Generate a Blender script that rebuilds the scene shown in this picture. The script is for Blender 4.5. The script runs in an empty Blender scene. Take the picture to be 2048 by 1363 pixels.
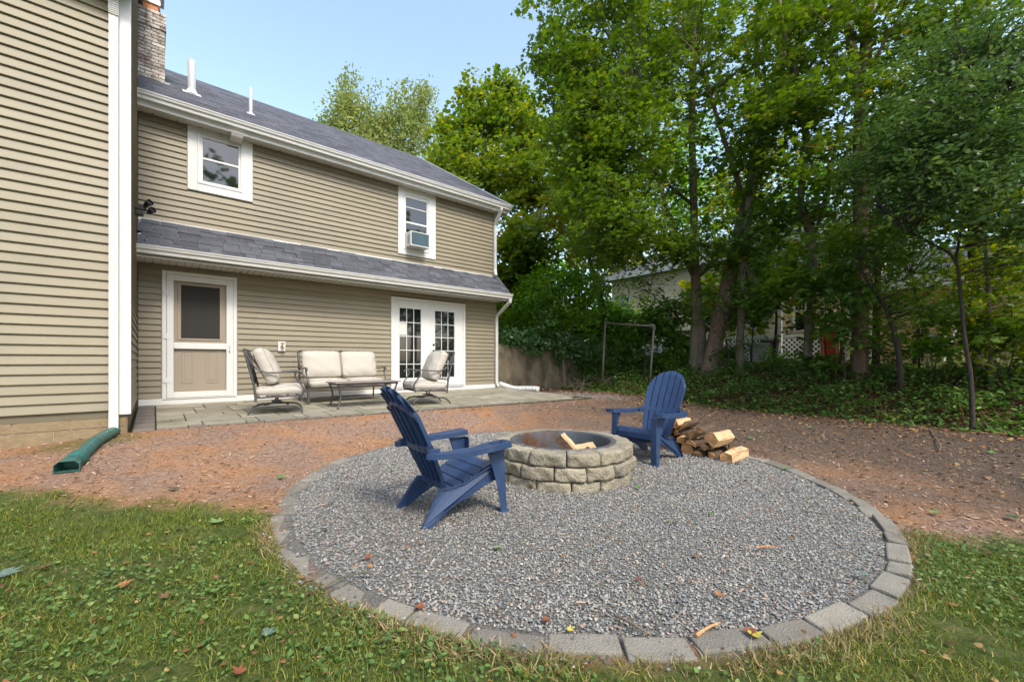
import bpy, math, random
import numpy as np
from mathutils import Vector, Matrix
R = random.Random(7)
rng = np.random.default_rng(11)
S = bpy.context.scene
# ------------------------------------------------------------------ camera, sky, sun
F, CX, HOR, EYE = 840.0, 1024.0, 722.0, 1.12
A = math.atan2(.6489, .7609)
cam = bpy.data.cameras.new('camera'); camo = bpy.data.objects.new('camera', cam); S.collection.objects.link(camo)
camo.location = (0, 0, EYE); camo.rotation_euler = (math.pi/2, 0, -A)
cam.sensor_width = 36; cam.lens = F/2048*36; cam.shift_y = (HOR-681.5)/2048
cam.clip_start = .05; cam.clip_end = 2000
S.camera = camo
SUN_EL, SUN_AZ = 49, 184          # azimuth clockwise from +y
W = bpy.data.worlds.new('World'); S.world = W; W.use_nodes = True
nt = W.node_tree; nt.nodes.clear()
sk = nt.nodes.new('ShaderNodeTexSky'); sk.sky_type = 'NISHITA'; sk.sun_disc = False
sk.sun_elevation = math.radians(SUN_EL); sk.sun_rotation = math.radians(SUN_AZ)
sk.air_density = 1.0; sk.dust_density = 2.2; sk.ozone_density = 1.0
bg = nt.nodes.new('ShaderNodeBackground'); bg.inputs[1].default_value = .15
ow = nt.nodes.new('ShaderNodeOutputWorld')
hs_ = nt.nodes.new('ShaderNodeHueSaturation'); hs_.inputs['Saturation'].default_value = .86; hs_.inputs['Hue'].default_value = .486; nt.links.new(sk.outputs[0], hs_.inputs['Color']); nt.links.new(hs_.outputs[0], bg.inputs[0]); nt.links.new(bg.outputs[0], ow.inputs[0])
sl = bpy.data.lights.new('sun', 'SUN'); slo = bpy.data.objects.new('sun', sl); S.collection.objects.link(slo)
sl.energy = 1.15; sl.angle = math.radians(12); sl.color = (1, .93, .82)
az, el = math.radians(SUN_AZ), math.radians(SUN_EL)
sd = Vector((math.sin(az)*math.cos(el), math.cos(az)*math.cos(el), math.sin(el)))
slo.rotation_euler = sd.to_track_quat('Z', 'Y').to_euler()
S.view_settings.view_transform = 'Standard'; S.view_settings.look = 'None'
S.view_settings.exposure = 1.5; S.view_settings.gamma = 1; S.view_settings.use_curve_mapping = False

# ------------------------------------------------------------------ geometry of the place
CA, SA = .7609, .6489
def ray(px, py):
    X = (px-CX)/F
    return (CA*X+SA, -SA*X+CA, -(py-HOR)/F)
def P(px, py, Z):
    r = ray(px, py); return (r[0]*Z, r[1]*Z, EYE+r[2]*Z)
def on_y(px, py, Y):
    r = ray(px, py); t = Y/r[1]; return (r[0]*t, Y, EYE+r[2]*t)
WALL_Y, WING_Y, WING_X = 9.09, 6.396, -.22
RC = (2.87, 2.635); RR = 2.33
PIT = (2.995, 2.76)
def sm(t): 
    t = np.clip(t, 0, 1); return t*t*(3-2*t)
def hills(x, y, s=1.0, seed=0):
    return (np.sin(x*s*1.3+seed)*np.cos(y*s*1.7+seed*2)+.5*np.sin(x*s*3.1+y*s*2.3+seed)+.25*np.sin(x*s*7.3-y*s*5.9))/1.75
def patio_z(x, y): return .40-.028*(9.05-y)
def bank_x(y): return 9.45+.12*np.sin(y*.9)+np.where(y < 2, (y-2)*-.02, 0)
def ground(x, y):
    x = np.asarray(x, float); y = np.asarray(y, float)
    X = CA*x-SA*y; Z = SA*x+CA*y
    base = .017*np.clip(Z, -3, 8)-.01*np.clip(X, -4, 6)
    d = np.hypot(x-RC[0], y-RC[1])-2.33
    tgt = .315+.07*np.clip(x+.2, -3, 0)-.005*np.clip(x, 0, 9)
    s = sm(d/1.2)*sm((y-3.5)/2.6)
    h = base*(1-s)+np.maximum(tgt, base)*s
    h = h+.012*hills(x, y, 2.2)*sm((d-.1)/.6)*sm((6.2-y)/.5+(x > 8))
    inp = (x > -.3)*(x < 7.2)*sm((y-6.45)/.2)
    h = h-.06*inp
    b = bank_x(y)
    bt = sm((x-b)/3.2)
    h = h*(1-bt)+bt*(.86+.06*hills(x, y, .8, 3))
    h = h+.26*sm((x-13)/4)
    pl = (y > 9.3)*sm((x-6.9)/.1)*(1-sm((x-9.8)/2))
    h = h*(1-pl)+1.47*pl
    return h
def G(px, py, dz=0.0):
    r = ray(px, py); t = .8; 
    while t < 60:
        if EYE+r[2]*t-dz < float(ground(r[0]*t, r[1]*t)): break
        t += .02
    return (r[0]*t, r[1]*t, float(ground(r[0]*t, r[1]*t)))
def GZ(px, Z):
    r = ray(px, 0); x, y = r[0]*Z, r[1]*Z; return (x, y, float(ground(x, y)))

# ------------------------------------------------------------------ materials
def mat(name, col, rough=.7, spec=.3, metal=0.0, noise=None, bump=None, rnd=0.0, attr=None, trans=0.0, second=None, stretch=None):
    """noise=(scale, amount, detail)  bump=(scale, strength)  second=(colour, scale, low, high)"""
    m = bpy.data.materials.new(name); m.use_nodes = True
    n = m.node_tree; L = n.links.new; b = n.nodes['Principled BSDF']; N = n.nodes.new
    b.inputs['Roughness'].default_value = rough; b.inputs['Metallic'].default_value = metal
    b.inputs['Specular IOR Level'].default_value = spec
    tc = N('ShaderNodeTexCoord')
    if stretch:
        mp = N('ShaderNodeMapping'); mp.inputs['Scale'].default_value = stretch; L(tc.outputs['Object'], mp.inputs['Vector'])
        class _T: outputs = {'Object': mp.outputs['Vector']}
        tc = _T
    rgb = N('ShaderNodeRGB'); rgb.outputs[0].default_value = (*col, 1); out = rgb.outputs[0]
    if second:
        t = N('ShaderNodeTexNoise'); t.inputs['Scale'].default_value = second[1]; t.inputs['Detail'].default_value = 6; t.inputs['Roughness'].default_value = .65
        L(tc.outputs['Object'], t.inputs['Vector'])
        mr = N('ShaderNodeMapRange'); mr.inputs[1].default_value = second[2]; mr.inputs[2].default_value = second[3]; L(t.outputs[0], mr.inputs[0])
        mx = N('ShaderNodeMix'); mx.data_type = 'RGBA'; L(mr.outputs[0], mx.inputs[0]); L(out, mx.inputs[6]); mx.inputs[7].default_value = (*second[0], 1); out = mx.outputs[2]
    val = None
    def mul(sock, lo, hi, cur):
        r = N('ShaderNodeMapRange'); r.inputs[3].default_value = lo; r.inputs[4].default_value = hi; L(sock, r.inputs[0])
        if cur is None: return r.outputs[0]
        q = N('ShaderNodeMath'); q.operation = 'MULTIPLY'; L(cur, q.inputs[0]); L(r.outputs[0], q.inputs[1]); return q.outputs[0]
    if noise:
        t = N('ShaderNodeTexNoise'); t.inputs['Scale'].default_value = noise[0]; t.inputs['Detail'].default_value = noise[2] if len(noise) > 2 else 5
        L(tc.outputs['Object'], t.inputs['Vector'])
        val = mul(t.outputs[0], 1-noise[1]*1.6, 1+noise[1]*1.6, val)
    if rnd:
        oi = N('ShaderNodeObjectInfo'); val = mul(oi.outputs['Random'], 1-rnd, 1+rnd, val)
    if attr:
        at = N('ShaderNodeAttribute'); at.attribute_name = 'rnd'; val = mul(at.outputs['Fac'], 1-attr, 1+attr, val)
    if val is not None:
        mx = N('ShaderNodeVectorMath'); mx.operation = 'SCALE'; L(out, mx.inputs[0]); L(val, mx.inputs['Scale']); out = mx.outputs[0]
    L(out, b.inputs['Base Color'])
    if bump:
        t = N('ShaderNodeTexNoise'); t.inputs['Scale'].default_value = bump[0]; t.inputs['Detail'].default_value = 6
        L(tc.outputs['Object'], t.inputs['Vector'])
        bn = N('ShaderNodeBump'); bn.inputs['Strength'].default_value = bump[1]; bn.inputs['Distance'].default_value = .02
        L(t.outputs[0], bn.inputs['Height']); L(bn.outputs[0], b.inputs['Normal'])
    m['p'] = 1
    return m
def ramp_mat(name, stops, rough=.8, spec=.2, attr='rnd', trans=0.0, scale=1.0, objrnd=0.0, tcol=None, bump=None):
    """colour picked per piece from a ramp over the attribute; trans mixes in translucency (leaves)"""
    m = bpy.data.materials.new(name); m.use_nodes = True
    n = m.node_tree; L = n.links.new; b = n.nodes['Principled BSDF']; N = n.nodes.new
    b.inputs['Roughness'].default_value = rough; b.inputs['Specular IOR Level'].default_value = spec
    at = N('ShaderNodeAttribute'); at.attribute_name = attr
    cr = N('ShaderNodeValToRGB'); cr.color_ramp.interpolation = 'LINEAR'
    e = cr.color_ramp.elements
    while len(e) > 1: e.remove(e[-1])
    e[0].position = stops[0][0]; e[0].color = (*stops[0][1], 1)
    for p, c in stops[1:]:
        k = e.new(p); k.color = (*c, 1)
    L(at.outputs['Fac'], cr.inputs[0])
    out = cr.outputs[0]
    L(out, b.inputs['Base Color'])
    if bump:
        tc = N('ShaderNodeTexCoord'); t = N('ShaderNodeTexNoise'); t.inputs['Scale'].default_value = bump[0]
        L(tc.outputs['Object'], t.inputs['Vector']); bn = N('ShaderNodeBump'); bn.inputs['Strength'].default_value = bump[1]; bn.inputs['Distance'].default_value = .01
        L(t.outputs[0], bn.inputs['Height']); L(bn.outputs[0], b.inputs['Normal'])
    if trans:
        tr = N('ShaderNodeBsdfTranslucent'); hs = N('ShaderNodeHueSaturation'); hs.inputs['Saturation'].default_value = 1.15; hs.inputs['Value'].default_value = 1.6
        hs.inputs['Hue'].default_value = .485
        L(out, hs.inputs['Color']); L(hs.outputs[0], tr.inputs[0])
        ms = N('ShaderNodeMixShader'); ms.inputs[0].default_value = trans
        L(b.outputs[0], ms.inputs[1]); L(tr.outputs[0], ms.inputs[2]); L(ms.outputs[0], n.nodes['Material Output'].inputs[0])
    return m
M = {}
M['siding'] = mat('vinyl_siding', (.250, .219, .152), .5, .3, noise=(1.3, .07), rnd=.05, second=((.21, .19, .14), .8, .5, .75))
M['siding_shade'] = mat('vinyl_accessory', (.28, .25, .19), .5, .3)
M['backing'] = mat('wall_backing', (.16, .14, .10), .9, .1)
M['white'] = mat('white_trim', (.64, .64, .62), .45, .35, noise=(6, .03), second=((.60, .60, .56), 2.2, .55, .85))
M['gutter'] = mat('white_gutter', (.58, .58, .555), .4, .4, noise=(5, .04), second=((.46, .45, .40), 3.0, .52, .85))
M['soffit'] = mat('vented_soffit', (.62, .60, .55), .6, .2)
M['soffit_hole'] = mat('soffit_hole', (.02, .02, .02), .9, .1)
M['shingle'] = mat('asphalt_shingle', (.088, .094, .108), .9, .12, noise=(60, .22, 4), rnd=.24, bump=(220, .5), second=((.12, .12, .135), 6, .5, .8))
M['shingle_far'] = mat('asphalt_shingle_joined', (.088, .092, .108), .9, .12, noise=(40, .22, 5), attr=.28, bump=(200, .5), second=((.135, .135, .145), 2.4, .48, .75))
M['block'] = mat('foundation_block', (.27, .205, .125), .9, .1, noise=(14, .2), bump=(90, .6), second=((.17, .13, .085), 3, .5, .75))
M['mortar'] = mat('mortar', (.38, .31, .22), .95, .1, noise=(20, .15), bump=(80, .5))
M['glass'] = mat('window_glass', (.012, .014, .014), .03, .9)
M['screen'] = mat('insect_screen', (.035, .033, .03), .75, .2)
M['taupe'] = mat('taupe_door', (.31, .262, .205), .5, .3, noise=(2, .04))
M['black'] = mat('black_metal', (.015, .015, .016), .45, .4)
M['darkroom'] = mat('dark_interior', (.03, .028, .025), .9, .1)  # near-black colour stands in for the shade inside rooms and the crawl space
M['brass'] = mat('brass_fitting', (.25, .17, .06), .4, .5, metal=.8)
M['steel'] = mat('galvanised_pipe', (.13, .13, .115), .7, .3, metal=.1, second=((.13, .09, .06), 5, .5, .75))
M['vent'] = mat('vent_pipe', (.42, .42, .43), .5, .3, noise=(3, .05))
M['lead'] = mat('vent_flashing', (.70, .70, .72), .5, .3)
M['brick'] = mat('old_chimney_brick', (.19, .11, .09), .92, .1, noise=(40, .25), rnd=.3, bump=(60, .8), second=((.48, .44, .39), 6, .34, .52))
M['clay'] = mat('clay_flue', (.52, .21, .10), .8, .15, noise=(8, .1))
M['paver'] = mat('patio_paver', (.27, .25, .195), .85, .15, noise=(5, .14), rnd=.22, bump=(70, .35), second=((.165, .17, .075), 1.7, .52, .74))
M['paver_dark'] = mat('border_paver', (.17, .15, .13), .85, .15, noise=(9, .12), rnd=.15, bump=(70, .35))
M['joint'] = mat('paver_joint', (.05, .052, .03), .95, .05, noise=(12, .3), bump=(60, .8))
M['edging'] = mat('edging_stone', (.225, .205, .17), .9, .12, noise=(10, .2), rnd=.22, bump=(110, .5), second=((.19, .185, .165), 5, .5, .75))
M['pitstone'] = mat('tumbled_stone', (.30, .265, .195), .88, .15, noise=(9, .16), rnd=.14, bump=(50, .8), second=((.17, .16, .135), 5.0, .48, .70))
M['ringsteel'] = mat('fire_ring_steel', (.15, .165, .185), .5, .5, metal=.5, noise=(10, .15), second=((.17, .075, .03), 3.2, .5, .68))
M['ash'] = mat('ash_bed', (.09, .08, .07), .95, .05, noise=(20, .3), bump=(40, 1))
M['blue'] = mat('navy_resin', (.023, .049, .118), .36, .5, noise=(9, .12), second=((.050, .080, .15), 11, .54, .78))
M['wood'] = mat('split_wood', (.60, .42, .24), .8, .15, noise=(40, .3), rnd=.15, bump=(90, 1.0), second=((.36, .19, .09), 22, .5, .66), stretch=(.12, 1, 1))
M['woodend'] = mat('sawn_log_end', (.52, .26, .11), .8, .15, noise=(34, .35), rnd=.25, bump=(60, .6), second=((.20, .13, .08), 9, .5, .7))
M['bark'] = mat('log_bark', (.11, .075, .05), .95, .1, noise=(20, .3), bump=(40, 1))
M['trunk'] = mat('tree_bark', (.175, .142, .108), .95, .1, noise=(6, .2), bump=(24, 1), second=((.075, .085, .045), 2.2, .5, .72), stretch=(1.6, 1.6, .35))
M['trunk_red'] = mat('reddish_tree_bark', (.20, .132, .098), .95, .1, noise=(6, .2), bump=(24, 1), second=((.08, .075, .05), 2.0, .5, .75), stretch=(1.6, 1.6, .35))
M['trunk_dark'] = mat('dark_tree_bark', (.055, .045, .038), .95, .1, noise=(6, .2), bump=(24, 1), stretch=(1.6, 1.6, .35))
M['cushion'] = mat('cushion_fabric', (.44, .41, .36), .9, .1, noise=(4, .05), bump=(14, .35))
M['piping'] = mat('cushion_piping', (.40, .365, .31), .9, .1)
M['iron'] = mat('bronze_frame', (.085, .082, .085), .5, .45, metal=.35, noise=(12, .12))
M['tabletop'] = mat('table_top', (.20, .18, .165), .5, .35, noise=(8, .12))
M['green_pipe'] = mat('green_hose_plastic', (.025, .105, .09), .45, .4, noise=(10, .2), second=((.06, .10, .075), 6, .5, .75))
M['white_hose'] = mat('white_hose_plastic', (.66, .67, .66), .5, .35, noise=(8, .06), second=((.42, .40, .34), 6, .55, .8))
M['concrete'] = mat('retaining_concrete', (.20, .165, .115), .95, .08, noise=(5, .25), bump=(30, .6), second=((.09, .08, .055), 2.6, .42, .62), stretch=(1.0, 1, .55))
M['cream'] = mat('cream_siding', (.76, .64, .45), .6, .25, noise=(2, .05), rnd=.03)
M['tan'] = mat('tan_siding', (.50, .35, .19), .6, .25, noise=(2, .06), rnd=.03)
M['lattice'] = mat('white_lattice', (.82, .82, .84), .6, .3)
M['bin'] = mat('grey_bin', (.26, .28, .30), .6, .3)
M['bindark'] = mat('dark_bin', (.07, .075, .08), .6, .3)
M['red'] = mat('red_plastic', (.55, .05, .06), .45, .4)
M['orange'] = mat('orange_board', (.40, .16, .07), .6, .3)
M['carpaint'] = mat('pale_car_paint', (.26, .31, .38), .3, .5)
M['rubber'] = mat('rubber', (.02, .02, .02), .8, .2)
M['alloy'] = mat('alloy_rim', (.45, .46, .47), .35, .6, metal=.6)
M['acface'] = mat('teal_coil_fins', (.085, .155, .185), .5, .4, noise=(30, .3), bump=(60, .6))
M['acbody'] = mat('air_conditioner_case', (.68, .67, .63), .5, .3)
M['poster'] = mat('pale_panel', (.62, .62, .56), .6, .3)
M['sandwood'] = mat('sawhorse_wood', (.34, .27, .18), .8, .2)

# ------------------------------------------------------------------ object helpers
def link(o, parent=None):
    S.collection.objects.link(o)
    if parent: o.parent = parent
    return o
def tag(o, label=None, cat=None, group=None, kind=None):
    if label: o['label'] = label
    if cat: o['category'] = cat
    if group: o['group'] = group
    if kind: o['kind'] = kind
    return o
def empty(name, label=None, cat=None, loc=(0, 0, 0), rz=0, group=None, kind=None, parent=None):
    o = bpy.data.objects.new(name, None); o.empty_display_size = .1
    o.location = loc; o.rotation_euler = (0, 0, rz); link(o, parent)
    return tag(o, label, cat, group, kind)
class MB:
    def __init__(s): s.v = []; s.f = []; s.m = []; s.cur = 0
    def add(s, vs, fs):
        b = len(s.v); s.v += [tuple(map(float, v)) for v in vs]; s.f += [tuple(b+i for i in f) for f in fs]; s.m += [s.cur]*len(fs); return s
    def box(s, x0, x1, y0, y1, z0, z1):
        return s.add([(x0,y0,z0),(x1,y0,z0),(x1,y1,z0),(x0,y1,z0),(x0,y0,z1),(x1,y0,z1),(x1,y1,z1),(x0,y1,z1)],
                     [(0,3,2,1),(4,5,6,7),(0,1,5,4),(1,2,6,5),(2,3,7,6),(3,0,4,7)])
    def slab(s, o, u, v, n, lu, lv, t):
        o, u, v, n = Vector(o), Vector(u), Vector(v), Vector(n)
        p = [o, o+u*lu, o+u*lu+v*lv, o+v*lv]
        return s.add(p+[q+n*t for q in p], [(0,3,2,1),(4,5,6,7),(0,1,5,4),(1,2,6,5),(2,3,7,6),(3,0,4,7)])
    def prism(s, poly, axis, a, b):
        """poly of 2D points extruded along axis 'x','y' or 'z' from a to b"""
        def q(p, t): return {'x': (t, p[0], p[1]), 'y': (p[0], t, p[1]), 'z': (p[0], p[1], t)}[axis]
        n = len(poly); vs = [q(p, a) for p in poly]+[q(p, b) for p in poly]
        fs = [tuple(range(n))[::-1], tuple(range(n, 2*n))]+[(i, (i+1) % n, n+(i+1) % n, n+i) for i in range(n)]
        return s.add(vs, fs)
    def tube(s, pts, r, n=8, flat=1.0, cap=True):
        pts = [Vector(p) for p in pts]; rs = r if isinstance(r, (list, tuple)) else [r]*len(pts)
        up = Vector((0, 0, 1)); vs = []; prev = None
        for i, p in enumerate(pts):
            t = (pts[min(i+1, len(pts)-1)]-pts[max(i-1, 0)]).normalized()
            if prev is None:
                a = t.cross(up); a = a if a.length > .05 else t.cross(Vector((0, 1, 0)))
            else:
                a = prev-t*prev.dot(t)
            a.normalize(); prev = a; b = t.cross(a)
            for k in range(n):
                th = 2*math.pi*(k+.5)/n
                vs.append(p+(a*math.cos(th)+b*math.sin(th)*flat)*rs[i])
        fs = [(i*n+k, i*n+(k+1) % n, (i+1)*n+(k+1) % n, (i+1)*n+k) for i in range(len(pts)-1) for k in range(n)]
        if cap: fs += [tuple(range(n))[::-1], tuple(range((len(pts)-1)*n, len(pts)*n))]
        return s.add(vs, fs)
    def lathe(s, prof, n=24, c=(0, 0)):
        vs = [(c[0]+r*math.cos(2*math.pi*k/n), c[1]+r*math.sin(2*math.pi*k/n), z) for r, z in prof for k in range(n)]
        return s.add(vs, [(i*n+k, i*n+(k+1) % n, (i+1)*n+(k+1) % n, (i+1)*n+k) for i in range(len(prof)-1) for k in range(n)])
    def build(s, name, mats, parent=None, bevel=0, smooth=False, solid=0, loc=None, recalc=False):
        me = bpy.data.meshes.new(name); me.from_pydata(s.v, [], s.f)
        for m in (mats if isinstance(mats, (list, tuple)) else [mats]): me.materials.append(M[m] if isinstance(m, str) else m)
        if any(s.m): me.polygons.foreach_set('material_index', s.m)
        if recalc:
            import bmesh
            bm = bmesh.new(); bm.from_mesh(me); bmesh.ops.recalc_face_normals(bm, faces=bm.faces); bm.to_mesh(me); bm.free()
        if smooth: me.polygons.foreach_set('use_smooth', [True]*len(me.polygons))
        me.update()
        o = bpy.data.objects.new(name, me); link(o, parent)
        if loc: o.location = loc
        if solid:
            q = o.modifiers.new('s', 'SOLIDIFY'); q.thickness = solid; q.offset = 0
        if bevel:
            q = o.modifiers.new('b', 'BEVEL'); q.width = bevel; q.segments = 2; q.limit_method = 'ANGLE'
        return o
def spline(pts, n=6):
    """Catmull-Rom through the points"""
    P_ = [Vector(p) for p in pts]; out = []
    for i in range(len(P_)-1):
        a, b, c, d = P_[max(i-1, 0)], P_[i], P_[i+1], P_[min(i+2, len(P_)-1)]
        for k in range(n):
            t = k/n
            out.append(.5*((2*b)+(c-a)*t+(2*a-5*b+4*c-d)*t*t+(3*b-a-3*c+d)*t**3))
    return out+[P_[-1]]
def fast_mesh(name, V, polys, mat_, rnd=None, smooth=False, parent=None):
    """V (n,3); polys list of (m,k) index arrays; rnd per vertex"""
    me = bpy.data.meshes.new(name)
    tot = sum(p.shape[0] for p in polys); loops = np.concatenate([p.ravel() for p in polys]).astype(np.int32)
    lt = np.concatenate([np.full(p.shape[0], p.shape[1], np.int32) for p in polys]); ls = np.concatenate([[0], np.cumsum(lt)[:-1]]).astype(np.int32)
    me.vertices.add(len(V)); me.vertices.foreach_set('co', V.astype(np.float32).ravel())
    me.loops.add(len(loops)); me.loops.foreach_set('vertex_index', loops)
    me.polygons.add(tot); me.polygons.foreach_set('loop_start', ls); me.polygons.foreach_set('loop_total', lt)
    if smooth: me.polygons.foreach_set('use_smooth', np.ones(tot, bool))
    if rnd is not None:
        a = me.attributes.new('rnd', 'FLOAT', 'POINT'); a.data.foreach_set('value', rnd.astype(np.float32))
    me.update(calc_edges=True); me.validate()
    me.materials.append(M[mat_] if isinstance(mat_, str) else mat_)
    o = bpy.data.objects.new(name, me); return link(o, parent)
def scatter(name, pos, T, faces, scale, yaw, tilt, tdir, mat_, rnd, parent=None, sx=None):
    """copies of template T (k,3) at pos: yaw about z, then tilted by tilt about a horizontal axis at tdir"""
    pos = np.asarray(pos, float); n = len(pos); T = np.asarray(T, float); k = len(T)
    c, s_ = np.cos(yaw), np.sin(yaw)
    L = np.repeat(T[None], n, 0)*np.asarray(scale)[:, None, None]
    if sx is not None: L = L*sx[:, None, :]
    x = L[:, :, 0]*c[:, None]-L[:, :, 1]*s_[:, None]; y = L[:, :, 0]*s_[:, None]+L[:, :, 1]*c[:, None]; z = L[:, :, 2]
    ax, ay = np.cos(tdir)[:, None], np.sin(tdir)[:, None]; ct, st = np.cos(tilt)[:, None], np.sin(tilt)[:, None]
    d = ax*x+ay*y
    X = x*ct+ax*d*(1-ct)+ay*z*st; Y = y*ct+ay*d*(1-ct)-ax*z*st; Z = z*ct+(ax*y-ay*x)*st
    V = np.stack([X, Y, Z], 2)+pos[:, None, :]
    off = (np.arange(n)*k)[:, None, None]
    bylen = {}
    for f in faces: bylen.setdefault(len(f), []).append(f)
    polys = [(np.array(v)[None]+off).reshape(-1, kk) for kk, v in bylen.items()]
    return fast_mesh(name, V.reshape(-1, 3), polys, mat_, np.repeat(rnd, k), parent=parent)

# leaf templates (unit size, in the xy plane, stalk at origin)
def star_leaf():
    a = [(-.02, 0), (.28, -.05), (.50, .22), (.33, .30), (.46, .62), (.20, .50), (0, 1.0), (-.20, .50), (-.46, .62), (-.33, .30), (-.50, .22), (-.28, -.05)]
    V = [(x, y-.3, -.18*abs(x)+.03*math.sin(6*y)-.12*max(0, y-.4)) for x, y in a]+[(0, .0, .02)]
    c = len(V)-1
    return V, [(c, i, (i+1) % 12) for i in range(12)]
MAPLE = star_leaf()
def simple_maple():
    a = [(0, -.25), (.42, -.05), (.36, .35), (0, .72), (-.36, .35), (-.42, -.05)]
    V = [(x, y, -.22*abs(x)) for x, y in a]+[(0, .1, .03)]
    return V, [(6, 0, 1), (6, 1, 2), (6, 2, 3), (6, 3, 4), (6, 4, 5), (6, 5, 0)]
SMAPLE = simple_maple()
M8 = ([(x, y-.3, -.16*abs(x)-.05*max(0, y-.4)) for x, y in [(0, .06), (.46, -.02), (.34, .26), (.52, .60), (.17, .52), (0, 1.02), (-.17, .52), (-.52, .60), (-.34, .26), (-.46, -.02)]], [(0, 1, 2), (0, 2, 3), (0, 3, 4), (0, 4, 5), (0, 5, 6), (0, 6, 7), (0, 7, 8), (0, 8, 9)])
BROAD = ([(0, -.4, 0), (.42, .0, -.08), (.2, .5, -.08), (-.2, .5, -.1), (-.42, .0, -.05)], [(0, 1, 2), (0, 2, 3), (0, 3, 4)])
OVATE = ([(0, -.5, 0), (.24, -.1, -.05), (.2, .25, -.06), (0, .55, -.08), (-.2, .25, -.06), (-.24, -.1, -.05)], [(0, 1, 2, 3), (0, 3, 4, 5)])
LANCE = ([(0, -.5, 0), (.12, 0, -.03), (0, .6, -.06), (-.12, 0, -.03)], [(0, 1, 2), (0, 2, 3)])

M['leaf_gold'] = ramp_mat('sunlit_turning_leaf', [(0, (.06, .12, .02)), (.35, (.13, .21, .03)), (.75, (.26, .29, .045)), (.92, (.33, .27, .05)), (1, (.30, .16, .05))], .55, .3, trans=.45)
G_ = lambda r, g, b: (r, g, b)
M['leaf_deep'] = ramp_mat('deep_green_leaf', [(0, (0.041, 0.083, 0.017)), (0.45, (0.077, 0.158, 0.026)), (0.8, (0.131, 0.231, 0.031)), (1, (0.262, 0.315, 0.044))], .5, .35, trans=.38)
M['leaf_mid'] = ramp_mat('maple_leaf', [(0, (0.054, 0.108, 0.018)), (0.5, (0.099, 0.177, 0.025)), (0.85, (0.162, 0.244, 0.037)), (1, (0.342, 0.285, 0.048))], .5, .35, trans=.42)
M['leaf_yellow'] = ramp_mat('turning_leaf', [(0, (0.063, 0.139, 0.017)), (0.35, (0.127, 0.222, 0.022)), (0.7, (0.253, 0.278, 0.028)), (0.9, (0.342, 0.253, 0.033)), (1, (0.329, 0.152, 0.033))], .55, .3, trans=.45)
M['leaf_olive'] = ramp_mat('olive_leaf', [(0, (0.104, 0.156, 0.025)), (0.5, (0.208, 0.26, 0.042)), (0.85, (0.374, 0.322, 0.05)), (1, (0.416, 0.187, 0.05))], .55, .3, trans=.4)
M['leaf_pale'] = ramp_mat('pale_leaf', [(0, (0.121, 0.182, 0.05)), (0.6, (0.23, 0.286, 0.077)), (1, (0.338, 0.325, 0.088))], .55, .3, trans=.4)
M['leaf_lime'] = ramp_mat('lime_leaf', [(0, (0.068, 0.165, 0.021)), (0.6, (0.135, 0.285, 0.035)), (1, (0.24, 0.36, 0.049))], .55, .3, trans=.45)
M['leaf_ivy'] = ramp_mat('ivy_leaf', [(0, (0.035, 0.09, 0.025)), (0.6, (0.066, 0.152, 0.04)), (1, (0.174, 0.279, 0.101))], .35, .5, trans=.2)
M['leaf_grey'] = ramp_mat('blue_green_leaf', [(0, (0.046, 0.09, 0.028)), (0.5, (0.077, 0.146, 0.041)), (0.9, (0.127, 0.207, 0.057)), (1, (0.254, 0.255, 0.064))], .45, .4, trans=.35)
M['leaf_cover'] = ramp_mat('ground_cover_leaf', [(0, (0.042, 0.098, 0.022)), (0.5, (0.076, 0.168, 0.031)), (0.9, (0.143, 0.266, 0.047)), (1, (0.266, 0.319, 0.078))], .55, .3, trans=.3)
M['grass'] = ramp_mat('grass_blade', [(0, (0.074, 0.115, 0.024)), (0.4, (0.142, 0.196, 0.03)), (0.75, (0.247, 0.264, 0.054)), (0.88, (0.448, 0.351, 0.12)), (1, (0.658, 0.473, 0.228))], .6, .25, trans=.3)
M['drygrass'] = ramp_mat('dry_grass_blade', [(0, (.14, .14, .04)), (.5, (.30, .24, .11)), (1, (.44, .35, .2))], .7, .2, trans=.2)
M['clover'] = ramp_mat('clover_leaf', [(0, (0.05, 0.102, 0.024)), (0.5, (0.094, 0.168, 0.039)), (0.9, (0.163, 0.246, 0.066)), (1, (0.25, 0.276, 0.077))], .55, .3, trans=.25)
M['gravel'] = ramp_mat('gravel_stone', [(0, (.10, .10, .098)), (.2, (.18, .178, .17)), (.45, (.27, .255, .225)), (.62, (.36, .32, .26)), (.7, (.20, .225, .24)), (.82, (.26, .28, .285)), (.92, (.42, .385, .33)), (.965, (.33, .19, .12)), (1, (.52, .49, .44))], .85, .2, bump=(150, .3))
M['mulch'] = ramp_mat('mulch_chip', [(0, (0.02, 0.02, 0.02)), (0.3, (0.23, 0.135, 0.076)), (0.6, (0.44, 0.282, 0.176)), (0.85, (0.44, 0.33, 0.26)), (1, (0.44, 0.33, 0.26))], .85, .15)
M['deadleaf'] = ramp_mat('dead_leaf_bit', [(0, (.07, .035, .018)), (.5, (.19, .09, .04)), (.8, (.30, .15, .06)), (1, (.35, .24, .10))], .7, .2)

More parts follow.
